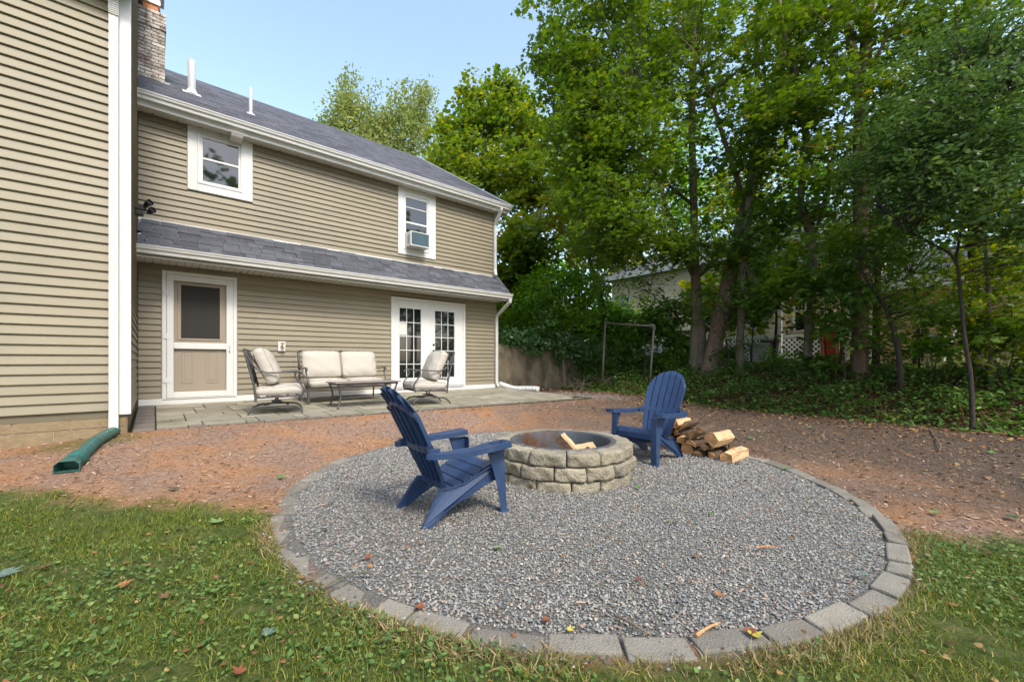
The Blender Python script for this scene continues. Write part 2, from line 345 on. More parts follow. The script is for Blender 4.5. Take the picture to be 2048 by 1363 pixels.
# ------------------------------------------------------------------ ground sheet
def axis(vals):
    out = []
    for (a, b, st) in vals:
        n = max(1, int(round((b-a)/st))); out += [a+(b-a)*i/n for i in range(n)]
    return out+[vals[-1][1]]
gx = np.array(axis([(-260, -40, 40), (-40, -6, 4), (-6, -1.5, .3), (-1.5, 12.5, .08), (12.5, 20, .3), (20, 60, 5), (60, 300, 40)]))
gy = np.array(axis([(-260, -40, 40), (-40, -4, 4), (-4, -1, .2), (-1, 9.3, .08), (9.3, 9.32, .02), (9.32, 20, .3), (20, 60, 5), (60, 300, 40)]))
XX, YY = np.meshgrid(gx, gy, indexing='ij')
ZZ = ground(XX, YY)
far = np.hypot(XX, YY) > 22
ZZ = np.where(far, np.minimum(ZZ, 1.08), ZZ)
GV = np.stack([XX, YY, ZZ], 2).reshape(-1, 3)
ni, nj = len(gx), len(gy)
I, J = np.meshgrid(np.arange(ni-1), np.arange(nj-1), indexing='ij'); b_ = (I*nj+J).ravel()
gm = bpy.data.materials.new('ground_soil'); gm.use_nodes = True
def lawn_mask(x, y):
    """1 inside the lawn (near the camera, outside the ring)"""
    X = CA*x-SA*y; Z = SA*x+CA*y
    edge = np.where(X < .7, 2.93+.05*np.clip(-1.5-X, 0, 4), 2.62)+.10*hills(x, y, 2.6, 1)+.09*hills(x, y, 8.5, 4)
    near = sm((edge-Z)/.22+.5)
    d = np.hypot(x-RC[0], y-RC[1])
    m = near*sm((d-RR+.02)/.05)
    patch = sm((.55-np.hypot(X+4.3, Z-4.3))/.3)*.6     # weeds by the wing
    behind = sm((x-13.5)/1.0)*(x < 60)
    return np.clip(np.maximum(np.maximum(m, patch), behind), 0, 1)
def bank_mask(x, y):
    return sm((x-bank_x(y)+.2)/.6)*(1-sm((x-14)/1.5))
d0 = np.hypot(XX-RC[0], YY-RC[1])
lawn = lawn_mask(XX, YY); gravel = (d0 < 2.3)*1.0; bank = bank_mask(XX, YY)
go = fast_mesh('ground', GV, [np.stack([b_, b_+nj, b_+nj+1, b_+1], 1)], gm, None, True)
old = sm((XX-3.2)/3.2+.25*hills(XX, YY, 1.2, 2))*sm((6.5-YY)/3+.3)+sm((XX-7)/1.5)
for nm, arr in (('lawn', lawn), ('gravel', gravel), ('bank', bank), ('old', np.clip(old, 0, 1))):
    at = go.data.attributes.new(nm, 'FLOAT', 'POINT'); at.data.foreach_set('value', arr.ravel().astype(np.float32))
tag(go, kind='structure')
n = gm.node_tree; L = n.links.new; N = n.nodes.new; b = n.nodes['Principled BSDF']; b.inputs['Roughness'].default_value = .95; b.inputs['Specular IOR Level'].default_value = .1
tc = N('ShaderNodeTexCoord')
def noise_n(sc, det=6, rough=.6):
    t = N('ShaderNodeTexNoise'); t.inputs['Scale'].default_value = sc; t.inputs['Detail'].default_value = det; t.inputs['Roughness'].default_value = rough
    L(tc.outputs['Object'], t.inputs['Vector']); return t.outputs[0]
def rampn(sock, stops):
    cr = N('ShaderNodeValToRGB'); e = cr.color_ramp.elements; e[0].position, e[0].color = stops[0][0], (*stops[0][1], 1); e[1].position, e[1].color = stops[-1][0], (*stops[-1][1], 1)
    for p, c in stops[1:-1]:
        k = e.new(p); k.color = (*c, 1)
    L(sock, cr.inputs[0]); return cr.outputs[0]
def mixn(f, a, c):
    mx = N('ShaderNodeMix'); mx.data_type = 'RGBA'; L(f, mx.inputs[0]); L(a, mx.inputs[6]); L(c, mx.inputs[7]); return mx.outputs[2]
def attrn(nm):
    a = N('ShaderNodeAttribute'); a.attribute_name = nm; return a.outputs['Fac']
mul_c = rampn(noise_n(24, 11, .88), [(.28, (.09, .055, .038)), (.45, (.25, .158, .112)), (.58, (.38, .265, .20)), (.75, (.50, .42, .36))])
soil_c = rampn(noise_n(9, 8, .7), [(.3, (.045, .032, .02)), (.7, (.12, .09, .055))])
lawn_c = rampn(noise_n(14, 8, .7), [(.3, (.05, .06, .02)), (.5, (.09, .12, .03)), (.75, (.20, .17, .08))])
grav_c = rampn(noise_n(75, 5, .7), [(.3, (.09, .085, .075)), (.5, (.19, .18, .16)), (.72, (.33, .305, .26))])
bank_c = rampn(noise_n(11, 8, .75), [(.3, (.025, .016, .010)), (.5, (.075, .042, .025)), (.72, (.16, .09, .05))])
old_c = rampn(noise_n(26, 11, .88), [(.28, (.032, .024, .018)), (.45, (.095, .068, .050)), (.58, (.16, .122, .094)), (.75, (.30, .255, .215))])
org_c = rampn(noise_n(27, 11, .88), [(.28, (.12, .058, .03)), (.45, (.34, .17, .085)), (.6, (.48, .28, .155)), (.75, (.55, .41, .30))])
bl = N('ShaderNodeMapRange'); bl.inputs[1].default_value = .40; bl.inputs[2].default_value = .60; L(noise_n(1.6, 5, .6), bl.inputs[0])
mul_c = mixn(bl.outputs[0], mul_c, org_c); mul_c = mixn(attrn('old'), mul_c, old_c)
c = mixn(attrn('lawn'), mul_c, lawn_c); c = mixn(attrn('bank'), c, bank_c); c = mixn(attrn('gravel'), c, grav_c)
L(c, b.inputs['Base Color'])
bn = N('ShaderNodeBump'); bn.inputs['Strength'].default_value = .9; bn.inputs['Distance'].default_value = .03; L(noise_n(60, 6, .7), bn.inputs['Height']); L(bn.outputs[0], b.inputs['Normal'])

# ------------------------------------------------------------------ the house
EXP = .1016
house = empty('house', 'two storey tan vinyl sided house with white trim and dark shingle roofs', 'house', (0, 0, 0))
main_wall = MB().box(WING_X-3, 7.16, WALL_Y, 19.6, .1, 5.19).build('wall', 'backing', house)
tag(main_wall, 'long rear wall behind the patio')
wing_wall = MB().box(-7, WING_X, WING_Y, 14, .50, 5.3).build('wall', 'backing', house)
tag(wing_wall, 'nearer wing wall')
def board(x0, x1, z, name, parent, m='siding', mapf=None, e=EXP, lip=.024):
    prof = [(.0, z+e-.001), (.003, z+e-.001), (lip-.001, z+.012), (lip, z+.004), (lip-.003, z), (.0015, z+.001)]
    f = mapf or (lambda u, d, zz: (u, WALL_Y-d, zz))
    vs = [f(x0, d, zz) for d, zz in prof]+[f(x1, d, zz) for d, zz in prof]; k = len(prof)
    mb = MB().add(vs, [tuple(range(k)), tuple(range(k, 2*k))[::-1]]+[(i, k+i, k+(i+1) % k, (i+1) % k) for i in range(k)])
    return mb.build(name, m, parent, recalc=False)
def run(x0, x1, z0, z1, openings, parent, mapf=None, m='siding', joints=True):
    z = z0; row = 0
    while z < z1-.02:
        segs = [(x0, x1)]
        for ox0, ox1, oz0, oz1 in openings:
            if oz0 < z+EXP*.5 < oz1:
                segs = [s for a, b_ in segs for s in ((a, min(b_, ox0)), (max(a, ox1), b_)) if s[1]-s[0] > .03]
        e = min(EXP, z1-z)
        for a, b_ in segs:
            if joints and b_-a > 3.9:                # real lengths are about 3.7 m: overlap joint
                j = a+R.uniform(1.4, b_-a-1.4)
                board(a, j, z, 'siding_board', parent, m, mapf, e); board(j-.02, b_, z+.0006, 'siding_board', parent, m, mapf, e, .0262)
            else: board(a, b_, z, 'siding_board', parent, m, mapf, e)
        z += EXP; row += 1

# openings measured on the wall plane
def rect(x0px, x1px, top, bot):        # top/bottom given at the left edge
    a, b_ = on_y(x0px, top, WALL_Y), on_y(x0px, bot, WALL_Y); c_ = on_y(x1px, 722, WALL_Y)
    return (a[0], c_[0], b_[2], a[2])
W1 = rect(375, 504.5, 246, 378); W2 = rect(795.5, 870, 367, 506.5)
D1 = rect(324, 473, 540.5, 798.5); D2 = rect(781, 929, 592.5, 777)
SOFF1, SOFF2 = 2.735, 5.17
FLASH = 3.43
X_L, X_R = WING_X+.03, 7.10
run(X_L, X_R, .505, SOFF1, [D1, D2], main_wall)
run(X_L, X_R, FLASH, SOFF2, [W1, W2], main_wall)
run(-7, on_y(236, 722, WING_Y)[0], on_y(0, 832.6, WING_Y)[2], 5.2, [], wing_wall, lambda u, d, z: (u, WING_Y-d, z))
ret = tag(MB().box(WING_X-.02, WING_X-.001, WING_Y+.01, WALL_Y, .52, 7.2).build('wall', 'backing', house), 'short return wall of the wing')
run(WING_Y+.02, WALL_Y-.03, on_y(262, 826, WING_Y)[2], 7.2, [], ret, lambda u, d, z: (WING_X+d, u, z), joints=False)
# corner boards
def wb(name, x0, x1, y0, y1, z0, z1, m='white', bevel=.004, parent=house, label=None):
    o = MB().box(x0, x1, y0, y1, z0, z1).build(name, m, parent, bevel=bevel)
    if label: tag(o, label)
    return o
cz = on_y(262, 866-39, WING_Y)[2]
xa, xb_ = on_y(237.5, 722, WING_Y-.03)[0], on_y(262, 722, WING_Y-.03)[0]
wb('corner_board', xa, WING_X+.025, WING_Y-.03, WING_Y+.06, cz, 5.18, label='wide white corner board of the nearer wing')
wb('corner_board', 7.10, 7.175, WALL_Y-.03, WALL_Y+.08, FLASH-.01, SOFF2, label='white corner board at the far end')
wb('corner_board', 7.10, 7.172, WALL_Y-.022, WALL_Y+.08, .49, SOFF1, m='siding_shade')
wb('skirt_board', X_L, 7.17, WALL_Y-.028, WALL_Y-.002, .36, .500, label='white skirt board along the patio')
wb('flashing', X_L, 7.10, WALL_Y-.045, WALL_Y-.001, FLASH-.03, FLASH+.012, bevel=0)
# foundation of the wing: courses of blocks
fnd = MB().box(-7, WING_X-.012, WING_Y+.012, 14, -.6, .50).build('foundation', 'mortar', house)
fz = on_y(0, 832.6, WING_Y)[2]
for r in range(5):
    z1 = fz-.005-.183*r; x = WING_X-.012-(.2 if r % 2 else 0)-.0
    if r == 0: z1 = fz+.02
    z0 = fz-.005-.183*(r+1)+.009
    xs = WING_X-.014
    first = (.02 if r % 2 else .30)
    edges = [xs, xs-first-.14]
    while edges[-1] > -3.0: edges.append(edges[-1]-.405)
    for k in range(len(edges)-1):
        MB().box(edges[k+1]+.009, edges[k], WING_Y+.003, WING_Y+.011, z0, z1).build('block', 'block', fnd, bevel=.002)
    if z0 < .0: break
MB().box(WING_X-.012, WING_X-.006, WING_Y+.003, WALL_Y, -.2, .53).build('block', 'block', fnd)

# windows
def frame_mb(x0, x1, z0, z1, w, y0, y1):
    m = MB(); ws = w if isinstance(w, tuple) else (w,)*4   # left right bottom top
    m.box(x0, x0+ws[0], y0, y1, z0, z1); m.box(x1-ws[1], x1, y0, y1, z0, z1)
    m.box(x0+ws[0], x1-ws[1], y0, y1, z0, z0+ws[2]); m.box(x0+ws[0], x1-ws[1], y0, y1, z1-ws[3], z1); return m
def window(op, inner, gl, rail, label, top_extra=0):
    w = MB().box(op[0]+.03, op[1]-.03, WALL_Y+.05, WALL_Y+.06, op[2]+.03, op[3]-.03).build('window', 'darkroom', house); tag(w, label)
    frame_mb(op[0], op[1], op[2], op[3], (inner[0]-op[0], op[1]-inner[1], inner[2]-op[2], op[3]-inner[3]), WALL_Y-.036, WALL_Y+.0).build('casing', 'white', w, bevel=.004)
    frame_mb(op[0]-.012, op[1]+.012, op[2]-.012, op[3]+.0, .016, WALL_Y-.024, WALL_Y+.0).build('siding_channel', 'siding_shade', w)
    frame_mb(inner[0], inner[1], inner[2], inner[3], (.030, .030, .035, .03), WALL_Y-.046, WALL_Y+.03).build('frame', 'white', w, bevel=.004)
    frame_mb(inner[0]+.030, inner[1]-.030, inner[2]+.035, inner[3]-.03, (gl[0]-inner[0]-.030, inner[1]-.030-gl[1], gl[2]-inner[2]-.035, inner[3]-.03-gl[3]), WALL_Y-.022, WALL_Y+.02).build('sash', 'white', w, bevel=.003)
    return w
def wx(px): return on_y(px, 722, WALL_Y)[0]
def wz(px, py): return on_y(px, py, WALL_Y)[2]
i1 = (wx(394.4), wx(485), wz(394, 367), wz(394, 262.7)); g1 = (wx(405.4), wx(476.5), wz(405, 361.8), wz(405, 276))
w1 = window(W1, i1, g1, None, 'wide double hung window under the eave, second floor left')
rz = wz(405, 317)
MB().box(g1[0], g1[1], WALL_Y-.026, WALL_Y+.0, rz-.02, rz+.016).build('meeting_rail', 'white', w1, bevel=.003)
MB().box(g1[0], g1[1], WALL_Y-.004, WALL_Y-.001, rz+.016, g1[3]).build('pane', 'glass', w1)
MB().box(g1[0], g1[1], WALL_Y-.010, WALL_Y-.006, g1[2], rz-.02).build('pane', 'glass', w1)
MB().tube([(g1[1]-.09, WALL_Y+.001, g1[3]-.01), (g1[1]-.09, WALL_Y+.001, rz-.28)], .004, 5).build('blind_cord', 'white', w1)
i2 = (wx(806), wx(857), wz(806, 498), wz(806, 385)); g2 = (wx(811), wx(852.5), wz(811, 492), wz(811, 395))
w2 = window(W2, i2, g2, None, 'tall window holding an air conditioner, second floor right')
r2 = wz(811, 444)
MB().box(g2[0], g2[1], WALL_Y-.030, WALL_Y, r2-.02, r2+.02).build('meeting_rail', 'white', w2, bevel=.003)
MB().box(g2[0], g2[1], WALL_Y-.026, WALL_Y, wz(811, 414)-.008, wz(811, 414)+.01).build('storm_rail', 'white', w2)
MB().box(g2[0], g2[1], WALL_Y-.004, WALL_Y-.001, r2, g2[3]).build('pane', 'glass', w2)
MB().box(g2[0], g2[1], WALL_Y-.010, WALL_Y-.006, g2[2], r2-.02).build('pane', 'glass', w2)
# window air conditioner: a thing of its own, resting on the sill
ax0, ax1, az0, az1, ad = g2[0]-.02, g2[0]+.47, i2[2]+.045, i2[2]+.045+.33, .30
ac = empty('air_conditioner', 'beige window air conditioner with teal coil face jutting from the upstairs window', 'air conditioner', (ax0, WALL_Y, az0))
aw, ah = ax1-ax0, az1-az0
m_ = MB(); m_.box(0, aw, -ad, .02, 0, .02); m_.box(0, aw, -ad, .02, ah-.02, ah); m_.box(0, .02, -ad, .02, .02, ah-.02); m_.box(aw-.02, aw, -ad, .02, .02, ah-.02); m_.box(.02, aw-.02, -.1, -.09, .02, ah-.02)
m_.build('case', 'acbody', ac, bevel=.004)
m_ = MB(); 
for k in range(26): m_.box(.022+k*(aw-.044)/26, .022+(k+.6)*(aw-.044)/26, -ad+.008, -ad+.03, .022, ah-.022)
m_.box(.02, aw-.02, -ad+.03, -ad+.035, .02, ah-.02); m_.build('coil_face', 'acface', ac)
m_ = MB()
for k in range(7): m_.box(-.003, -.0005, -ad+.05+.0, -ad+.16, .06+k*.03, .072+k*.03)
m_.build('side_louver', 'bindark', ac)
MB().box(-.01, aw+.03, -.05, .01, ah, ah+.02).build('mounting_rail', 'acbody', ac)

# soffits, fascias, gutters
def gutter_profile(y, z, h=.125, d=.125, t=.004):
    """ogee gutter: front at y-d, back at y, top at z"""
    return [(y, z), (y, z-h), (y-d*.55, z-h), (y-d*.62, z-h*.95), (y-d*.68, z-h*.62), (y-d*.86, z-h*.45), (y-d*.93, z-h*.16), (y-d, z-h*.13), (y-d, z), (y-d+.012, z), (y-d+.012, z-h*.1), (y-d*.84, z-h*.12), (y-d*.6, z-h*.58), (y-d*.5, z-h*.93), (y-.006, z-h*.93), (y-.006, z)]
O1, O2 = .53, .24          # overhangs: pent roof, main roof
gz1 = 2.885; gz2 = 5.355
def eave(x0, x1, yw, over, zs, zg, parent, holes=True, label=None, fas=None):
    yf = yw-over
    MB().box(x0, x1, yf, yw-.001, zs-.004, zs+.01).build('soffit', 'soffit', parent)
    m_ = MB(); k = x0+.1
    while k < x1:                                  # ribs of the vented panels
        m_.box(k-.0018, k+.0018, yf+.01, yw-.03, zs-.0085, zs-.0045); k += .1
    m_.build('soffit_rib', 'soffit_hole' if over > .4 else 'gutter', parent)
    if holes:
        m_ = MB(); k = x0+.17
        while k < x1-.1:
            m_.box(k, k+.035, yw-.055, yw-.035, zs-.007, zs-.0045); k += .31
        tag(m_.build('soffit_vent', 'soffit_hole', parent), kind='stuff')
    MB().box(x0, x1, yf-.02, yf, zs-.02, zg-.02).build('fascia', 'gutter', parent, bevel=.003)
    g = MB().prism([(p[0], p[1]) for p in gutter_profile(yf-.021, zg)], 'x', x0, x1).build('gutter', 'gutter', parent)
    return g
pent = MB().prism([(WALL_Y-.002, SOFF1+.012), (WALL_Y-.002, FLASH-.02), (WALL_Y-O1-.02, gz1-.005), (WALL_Y-O1-.02, SOFF1+.012)], 'x', X_L, 7.19).build('roof', 'white', house)
tag(pent, 'narrow pent roof of slate grey shingles over the patio doors')
eave(X_L-.02, 7.22, WALL_Y, O1, SOFF1, gz1, pent)
pa, pb = Vector((0, WALL_Y-O1-.06, gz1+.004)), Vector((0, WALL_Y-.02, FLASH-.005)); sv = (pb-pa); slen = sv.length; sv.normalize(); nv = Vector((0, -sv.z, sv.y))
rows = 6; re = slen/rows
for r in range(rows):
    x = X_L-.01-R.uniform(0, .2)
    while x < 7.20:
        w_ = R.choice((.17, .24, .31, .335)); a, b2 = max(x, X_L-.01), min(x+w_-.006, 7.22)
        if b2-a > .05:
            lift = .002+R.random()*.004
            MB().slab(pa+sv*(re*r-.01)+nv*(lift)+Vector((a, 0, 0)), (1, 0, 0), (sv-nv*0.02).normalized(), nv, b2-a, re+.012, R.choice((.010, .015, .018))).build('shingle', 'shingle', pent)
        x += w_
# main roof
RY, RZ = 14.3, 8.78; EY, EZ = WALL_Y-O2-.10, gz2+.0
sv2 = Vector((0, RY-EY, RZ-EZ)); sl2 = sv2.length; sv2.normalize(); nv2 = Vector((0, -sv2.z, sv2.y))
roof = MB().prism([(EY, EZ-.015), (RY, RZ-.02), (19.9, EZ-.015), (19.9, EZ-.2), (RY, RZ-.22), (EY+.08, EZ-.17)], 'x', WING_X, 7.36).build('roof', 'white', house)
tag(roof, 'main gable roof of weathered grey shingles')
MB().prism([(WALL_Y, 5.18), (RY, RZ-.2), (19.6, 5.18)], 'x', 6.9, 7.12).build('gable_wall', 'siding', roof)
eave(WING_X+.02, 7.40, WALL_Y, O2, SOFF2, gz2, roof)
vs, fs, rn = [], [], []
nr = int(sl2/.143)
mb = MB()
for r in range(nr+1):
    x = WING_X-R.uniform(0, .3)
    while x < 7.4:
        w_ = R.choice((.17, .24, .31, .335)); a, b2 = max(x, WING_X), min(x+w_-.005, 7.42)
        if b2-a > .04:
            L_ = min(.155, sl2-r*.143)
            if L_ > .02:
                mb.slab(Vector((0, EY, EZ))+sv2*(r*.143-.008)+nv2*(.001+R.random()*.004)+Vector((a, 0, 0)), (1, 0, 0), sv2, nv2, b2-a, L_, .009); rn += [R.random()]*8
        x += w_
so = mb.build('shingle', 'shingle_far', roof); at = so.data.attributes.new('rnd', 'FLOAT', 'POINT'); at.data.foreach_set('value', rn); tag(so, kind='stuff')
m_ = MB(); x = WING_X
while x < 7.4: m_.prism([(RY-.13, RZ-.085), (RY, RZ+.012), (RY+.13, RZ-.085), (RY+.13, RZ-.10), (RY, RZ-.004), (RY-.13, RZ-.10)], 'x', x, min(x+.19, 7.42)); x += .195
m_.build('ridge_cap', 'shingle', roof)
MB().slab(Vector((7.42, EY, EZ-.13)), (1, 0, 0), sv2, nv2, .02, sl2, .15).build('rake_board', 'gutter', roof)
# wing roof and eave
wroof = MB().prism([(WING_Y-.24, 5.42), (11.5, 8.9), (17, 5.4), (17, 5.2), (11.5, 8.7), (WING_Y-.2, 5.3)], 'x', -7.3, WING_X+.10).build('roof', 'shingle', house)
tag(wroof, 'roof of the nearer wing')
eave(-7.2, WING_X+.03, WING_Y, .24, 5.18, 5.45, wroof, holes=False)
MB().prism([(WING_Y, 5.15), (11.5, 8.66), (16.8, 5.15)], 'x', WING_X-.15, WING_X-.03).build('gable_wall', 'siding', wroof)
MB().slab(Vector((WING_X+.10, WING_Y-.2, 5.28)), (1, 0, 0), Vector((0, 5.1, 3.42)).normalized(), Vector((0, -3.42, 5.1)).normalized(), .03, 6.1, .14).build('rake_board', 'gutter', wroof)

# chimney
ch = MB().box(-.62, .145, 10.74, 11.5, 5.9, 7.86).build('chimney', 'mortar', roof)
tag(ch, 'tall weathered brick chimney with whitish wash')
# bricks belong to the chimney: chimney hangs directly under the house so that bricks stay sub-parts
ch.parent = house
bz = 6.45; r = 0
while bz < 7.88:
    off = .05 if r % 2 else .155; corb = .022 if bz > 7.55 else 0
    x = .165+corb
    edges = [x, x-off-.05]
    while edges[-1] > -.6: edges.append(edges[-1]-.205)
    for k in range(len(edges)-1):
        j = R.uniform(0, .007)
        MB().box(edges[k+1]+.011, edges[k], 10.715-corb-j, 10.78, bz, bz+.057).build('brick', 'brick', ch, bevel=.004)
    y = 10.79
    while y < 11.5:
        MB().box(.08, .160+corb+R.uniform(-.004, .004), y, min(y+.195, 11.5), bz, bz+.057).build('brick', 'brick', ch); y += .206
    bz += .067; r += 1
MB().box(-.64, .16, 10.75, 11.5, bz-.005, bz+.02).build('crown', 'mortar', ch, bevel=.01)
fl = MB(); 
frame = frame_mb(-.10, .14, 0, .001, .02, 0, .001)
cy0 = 10.86
fl.box(-.17, .07, cy0, cy0+.24, bz+.01, bz+.22); fl.build('flue', 'clay', ch, bevel=.012)
m_ = MB(); m_.box(-.20, .10, cy0-.03, cy0+.27, bz+.21, bz+.235); m_.box(-.20, .10, cy0-.03, cy0-.025, bz+.235, bz+.31); m_.box(.095, .10, cy0-.025, cy0+.27, bz+.235, bz+.31); m_.box(-.26, .16, cy0-.1, cy0+.33, bz+.40, bz+.412)
for k in range(7): m_.box(-.19+k*.045, -.185+k*.045, cy0-.02, cy0-.015, bz+.31, bz+.40)
m_.build('chimney_cap', 'acbody', ch)
MB().slab(Vector((.10, 10.68, 6.56)), (1, 0, 0), sv2, nv2, .14, .12, .006).build('flashing', 'lead', ch)

# vent pipes through the roof
def roof_z(y): return EZ+(y-EY)*(RZ-EZ)/(RY-EY)
def vent(px, py, h, r, label):
    ra = ray(px, py); t = (EZ-EYE-EY*sv2.z/sv2.y)/(ra[2]-ra[1]*sv2.z/sv2.y)
    x, y = ra[0]*t, ra[1]*t; z = EYE+ra[2]*t
    o = empty('vent_pipe', None, None, (x, y, z), parent=house); tag(o, label)
    MB().lathe([(r, -.15), (r, h), (r*.8, h), (r*.8, h-.1)], 20).build('pipe', 'vent', o, smooth=True)
    MB().slab(Vector((-r*2.2, -r*2.6*sv2.y, -r*2.6*sv2.z))+nv2*.012, (1, 0, 0), sv2, nv2, r*4.4, r*5.2, .006).build('flashing', 'lead', o)
    MB().lathe([(r*1.75, -.03), (r*1.35, r*.6), (r*1.05, r*1.2)], 20).build('boot', 'lead', o, smooth=True)
vent(383.5, 188, .66, .066, 'stout white vent pipe near the chimney')
vent(501.5, 229, .56, .033, 'slim pale vent pipe farther along the roof')

# screen door
def at_wall(x0, x1, z0, z1, y0, y1, name, m, parent, bevel=.004): return MB().box(x0, x1, WALL_Y-y1, WALL_Y-y0, z0, z1).build(name, m, parent, bevel=bevel)
zb = wz(333, 797); x0, x1, z0, z1 = D1
sdoor = empty('door', None, None, (0, 0, 0), parent=house); tag(sdoor, 'white screen door over a taupe door')
frame_mb(x0, x1, z0, z1, (.055, .055, .02, .055), WALL_Y-.045, WALL_Y).build('casing', 'white', sdoor, bevel=.006)
frame_mb(x0-.014, x1+.014, z0-.01, z1+.014, .02, WALL_Y-.026, WALL_Y).build('siding_channel', 'siding_shade', sdoor)
lx0, lx1, lz0, lz1 = x0+.058, x1-.058, z0+.022, z1-.058
u0, u1 = wx(347), wx(452.2)
zu1, zu0 = wz(347, 561), wz(347, 684.5); zl1, zl0 = wz(347, 697), wz(347, 783.5)
m_ = MB(); ya, yb = WALL_Y-.052, WALL_Y-.024
m_.box(lx0, u0, ya, yb, lz0, lz1); m_.box(u1, lx1, ya, yb, lz0, lz1); m_.box(u0, u1, ya, yb, lz0, zl0); m_.box(u0, u1, ya, yb, zl1, zu0); m_.box(u0, u1, ya, yb, zu1, lz1)
m_.build('frame', 'white', sdoor, bevel=.005)
MB().box(lx0, lx1, WALL_Y-.004, WALL_Y+.01, lz0, lz1).build('door_leaf', 'taupe', sdoor)
gx0, gx1, gz0_, gz1_ = wx(362), wx(439.5), wz(362, 676), wz(362, 569.5)
frame_mb(gx0-.045, gx1+.035, gz0_-.03, gz1_+.04, (.045, .035, .03, .04), WALL_Y-.016, WALL_Y-.004).build('window_frame', 'taupe', sdoor, bevel=.005)
MB().box(gx0, gx1, WALL_Y-.010, WALL_Y-.005, gz0_, gz1_).build('pane', 'screen', sdoor)
for px0, px1 in ((363, 387), (412, 437)):
    a, b2 = wx(px0), wx(px1)
    frame_mb(a, b2, zl0+.14, zl1-.03, .022, WALL_Y-.011, WALL_Y-.004).build('panel', 'taupe', sdoor, bevel=.004)
    MB().box(a+.045, b2-.045, WALL_Y-.010, WALL_Y-.004, zl0+.19, zl1-.08).build('panel', 'taupe', sdoor, bevel=.004)
for pz in (585, 672, 760):
    zc = wz(333, pz); o = MB(); o.box(lx0-.045, lx0+.05, WALL_Y-.058, WALL_Y-.0525, zc-.04, zc+.04); o.box(lx0-.006, lx0+.006, WALL_Y-.066, WALL_Y-.058, zc-.055, zc+.045); o.build('hinge', 'white', sdoor, bevel=.002)
hz_ = wz(456, 697); m_ = MB(); m_.tube([(u1+.045, WALL_Y-.055, hz_-.06), (u1+.045, WALL_Y-.085, hz_-.05), (u1+.045, WALL_Y-.085, hz_+.04), (u1+.045, WALL_Y-.055, hz_+.055)], .008, 6); m_.build('handle', 'vent', sdoor)

# french doors
x0, x1, z0, z1 = D2
fdoor = empty('door', None, None, (0, 0, 0), parent=house); tag(fdoor, 'pair of white french doors with fifteen panes each')
frame_mb(x0, x1, z0, z1, (.065, .065, .03, .06), WALL_Y-.045, WALL_Y).build('casing', 'white', fdoor, bevel=.006)
MB().box(x0+.06, x1-.06, WALL_Y-.05, WALL_Y-.01, z0-.02, z0+.03).build('threshold', 'vent', fdoor)
mid = (x0+x1)/2
for k, (a, b2, gpx0, gpx1) in enumerate(((x0+.067, mid-.004, 797.8, 840.6), (mid+.004, x1-.067, 868.7, 907.5))):
    ga, gb = wx(gpx0), wx(gpx1); gt, gbm = wz(797.8, 615.3), wz(797.8, 755.8)
    lf = frame_mb(a, b2, z0+.032, z1-.062, (ga-a-.02, b2-gb-.02, gbm-z0-.032-.02, z1-.062-gt-.02), WALL_Y-.030, WALL_Y+.01).build('door_leaf', 'white', fdoor, bevel=.004)
    frame_mb(ga-.02, gb+.02, gbm-.02, gt+.02, .02, WALL_Y-.037, WALL_Y).build('glazing_frame', 'white', fdoor, bevel=.003)
    m_ = MB(); cw, rh = (gb-ga)/3, (gt-gbm)/5
    for c_ in (1, 2): m_.box(ga+cw*c_-.008, ga+cw*c_+.008, WALL_Y-.024, WALL_Y-.012, gbm, gt)
    for r_ in range(1, 5):
        for c_ in range(3): m_.box(ga+cw*c_+(.008 if c_ else 0), ga+cw*(c_+1)-(.008 if c_ < 2 else 0), WALL_Y-.0235, WALL_Y-.012, gbm+rh*r_-.008, gbm+rh*r_+.008)
    m_.build('muntin', 'white', fdoor)
    for c_ in range(3):
        for r_ in range(5):
            MB().box(ga+cw*c_+.002, ga+cw*(c_+1)-.002, WALL_Y-.010, WALL_Y-.007, gbm+rh*r_+.002, gbm+rh*(r_+1)-.002).build('pane', 'glass', fdoor)
    if k == 0: MB().box(ga+.01, ga+cw-.008, WALL_Y-.011, WALL_Y-.0102, gbm+rh*3+.03, gbm+rh*4-.01).build('inside_blind', 'poster', fdoor)
MB().box(mid-.018, mid+.018, WALL_Y-.040, WALL_Y-.030, z0+.035, z1-.065).build('astragal', 'white', fdoor, bevel=.004)
hx = mid+.085
for zz, rr in ((wz(860, 689), .028), (wz(860, 701.5), .03)):
    o = MB().lathe([(rr, 0), (rr, .012), (rr*.6, .016), (0, .016)], 14).build('lock' if rr < .03 else 'handle', 'black', fdoor, smooth=False); o.rotation_euler = (math.pi/2, 0, 0); o.location = (hx, WALL_Y-.030, zz)
zz = wz(860, 701.5); MB().tube([(hx, WALL_Y-.045, zz), (hx, WALL_Y-.075, zz), (hx+.06, WALL_Y-.08, zz+.004), (hx+.12, WALL_Y-.078, zz-.002)], [.011, .011, .009, .007], 8).build('lever', 'black', fdoor)

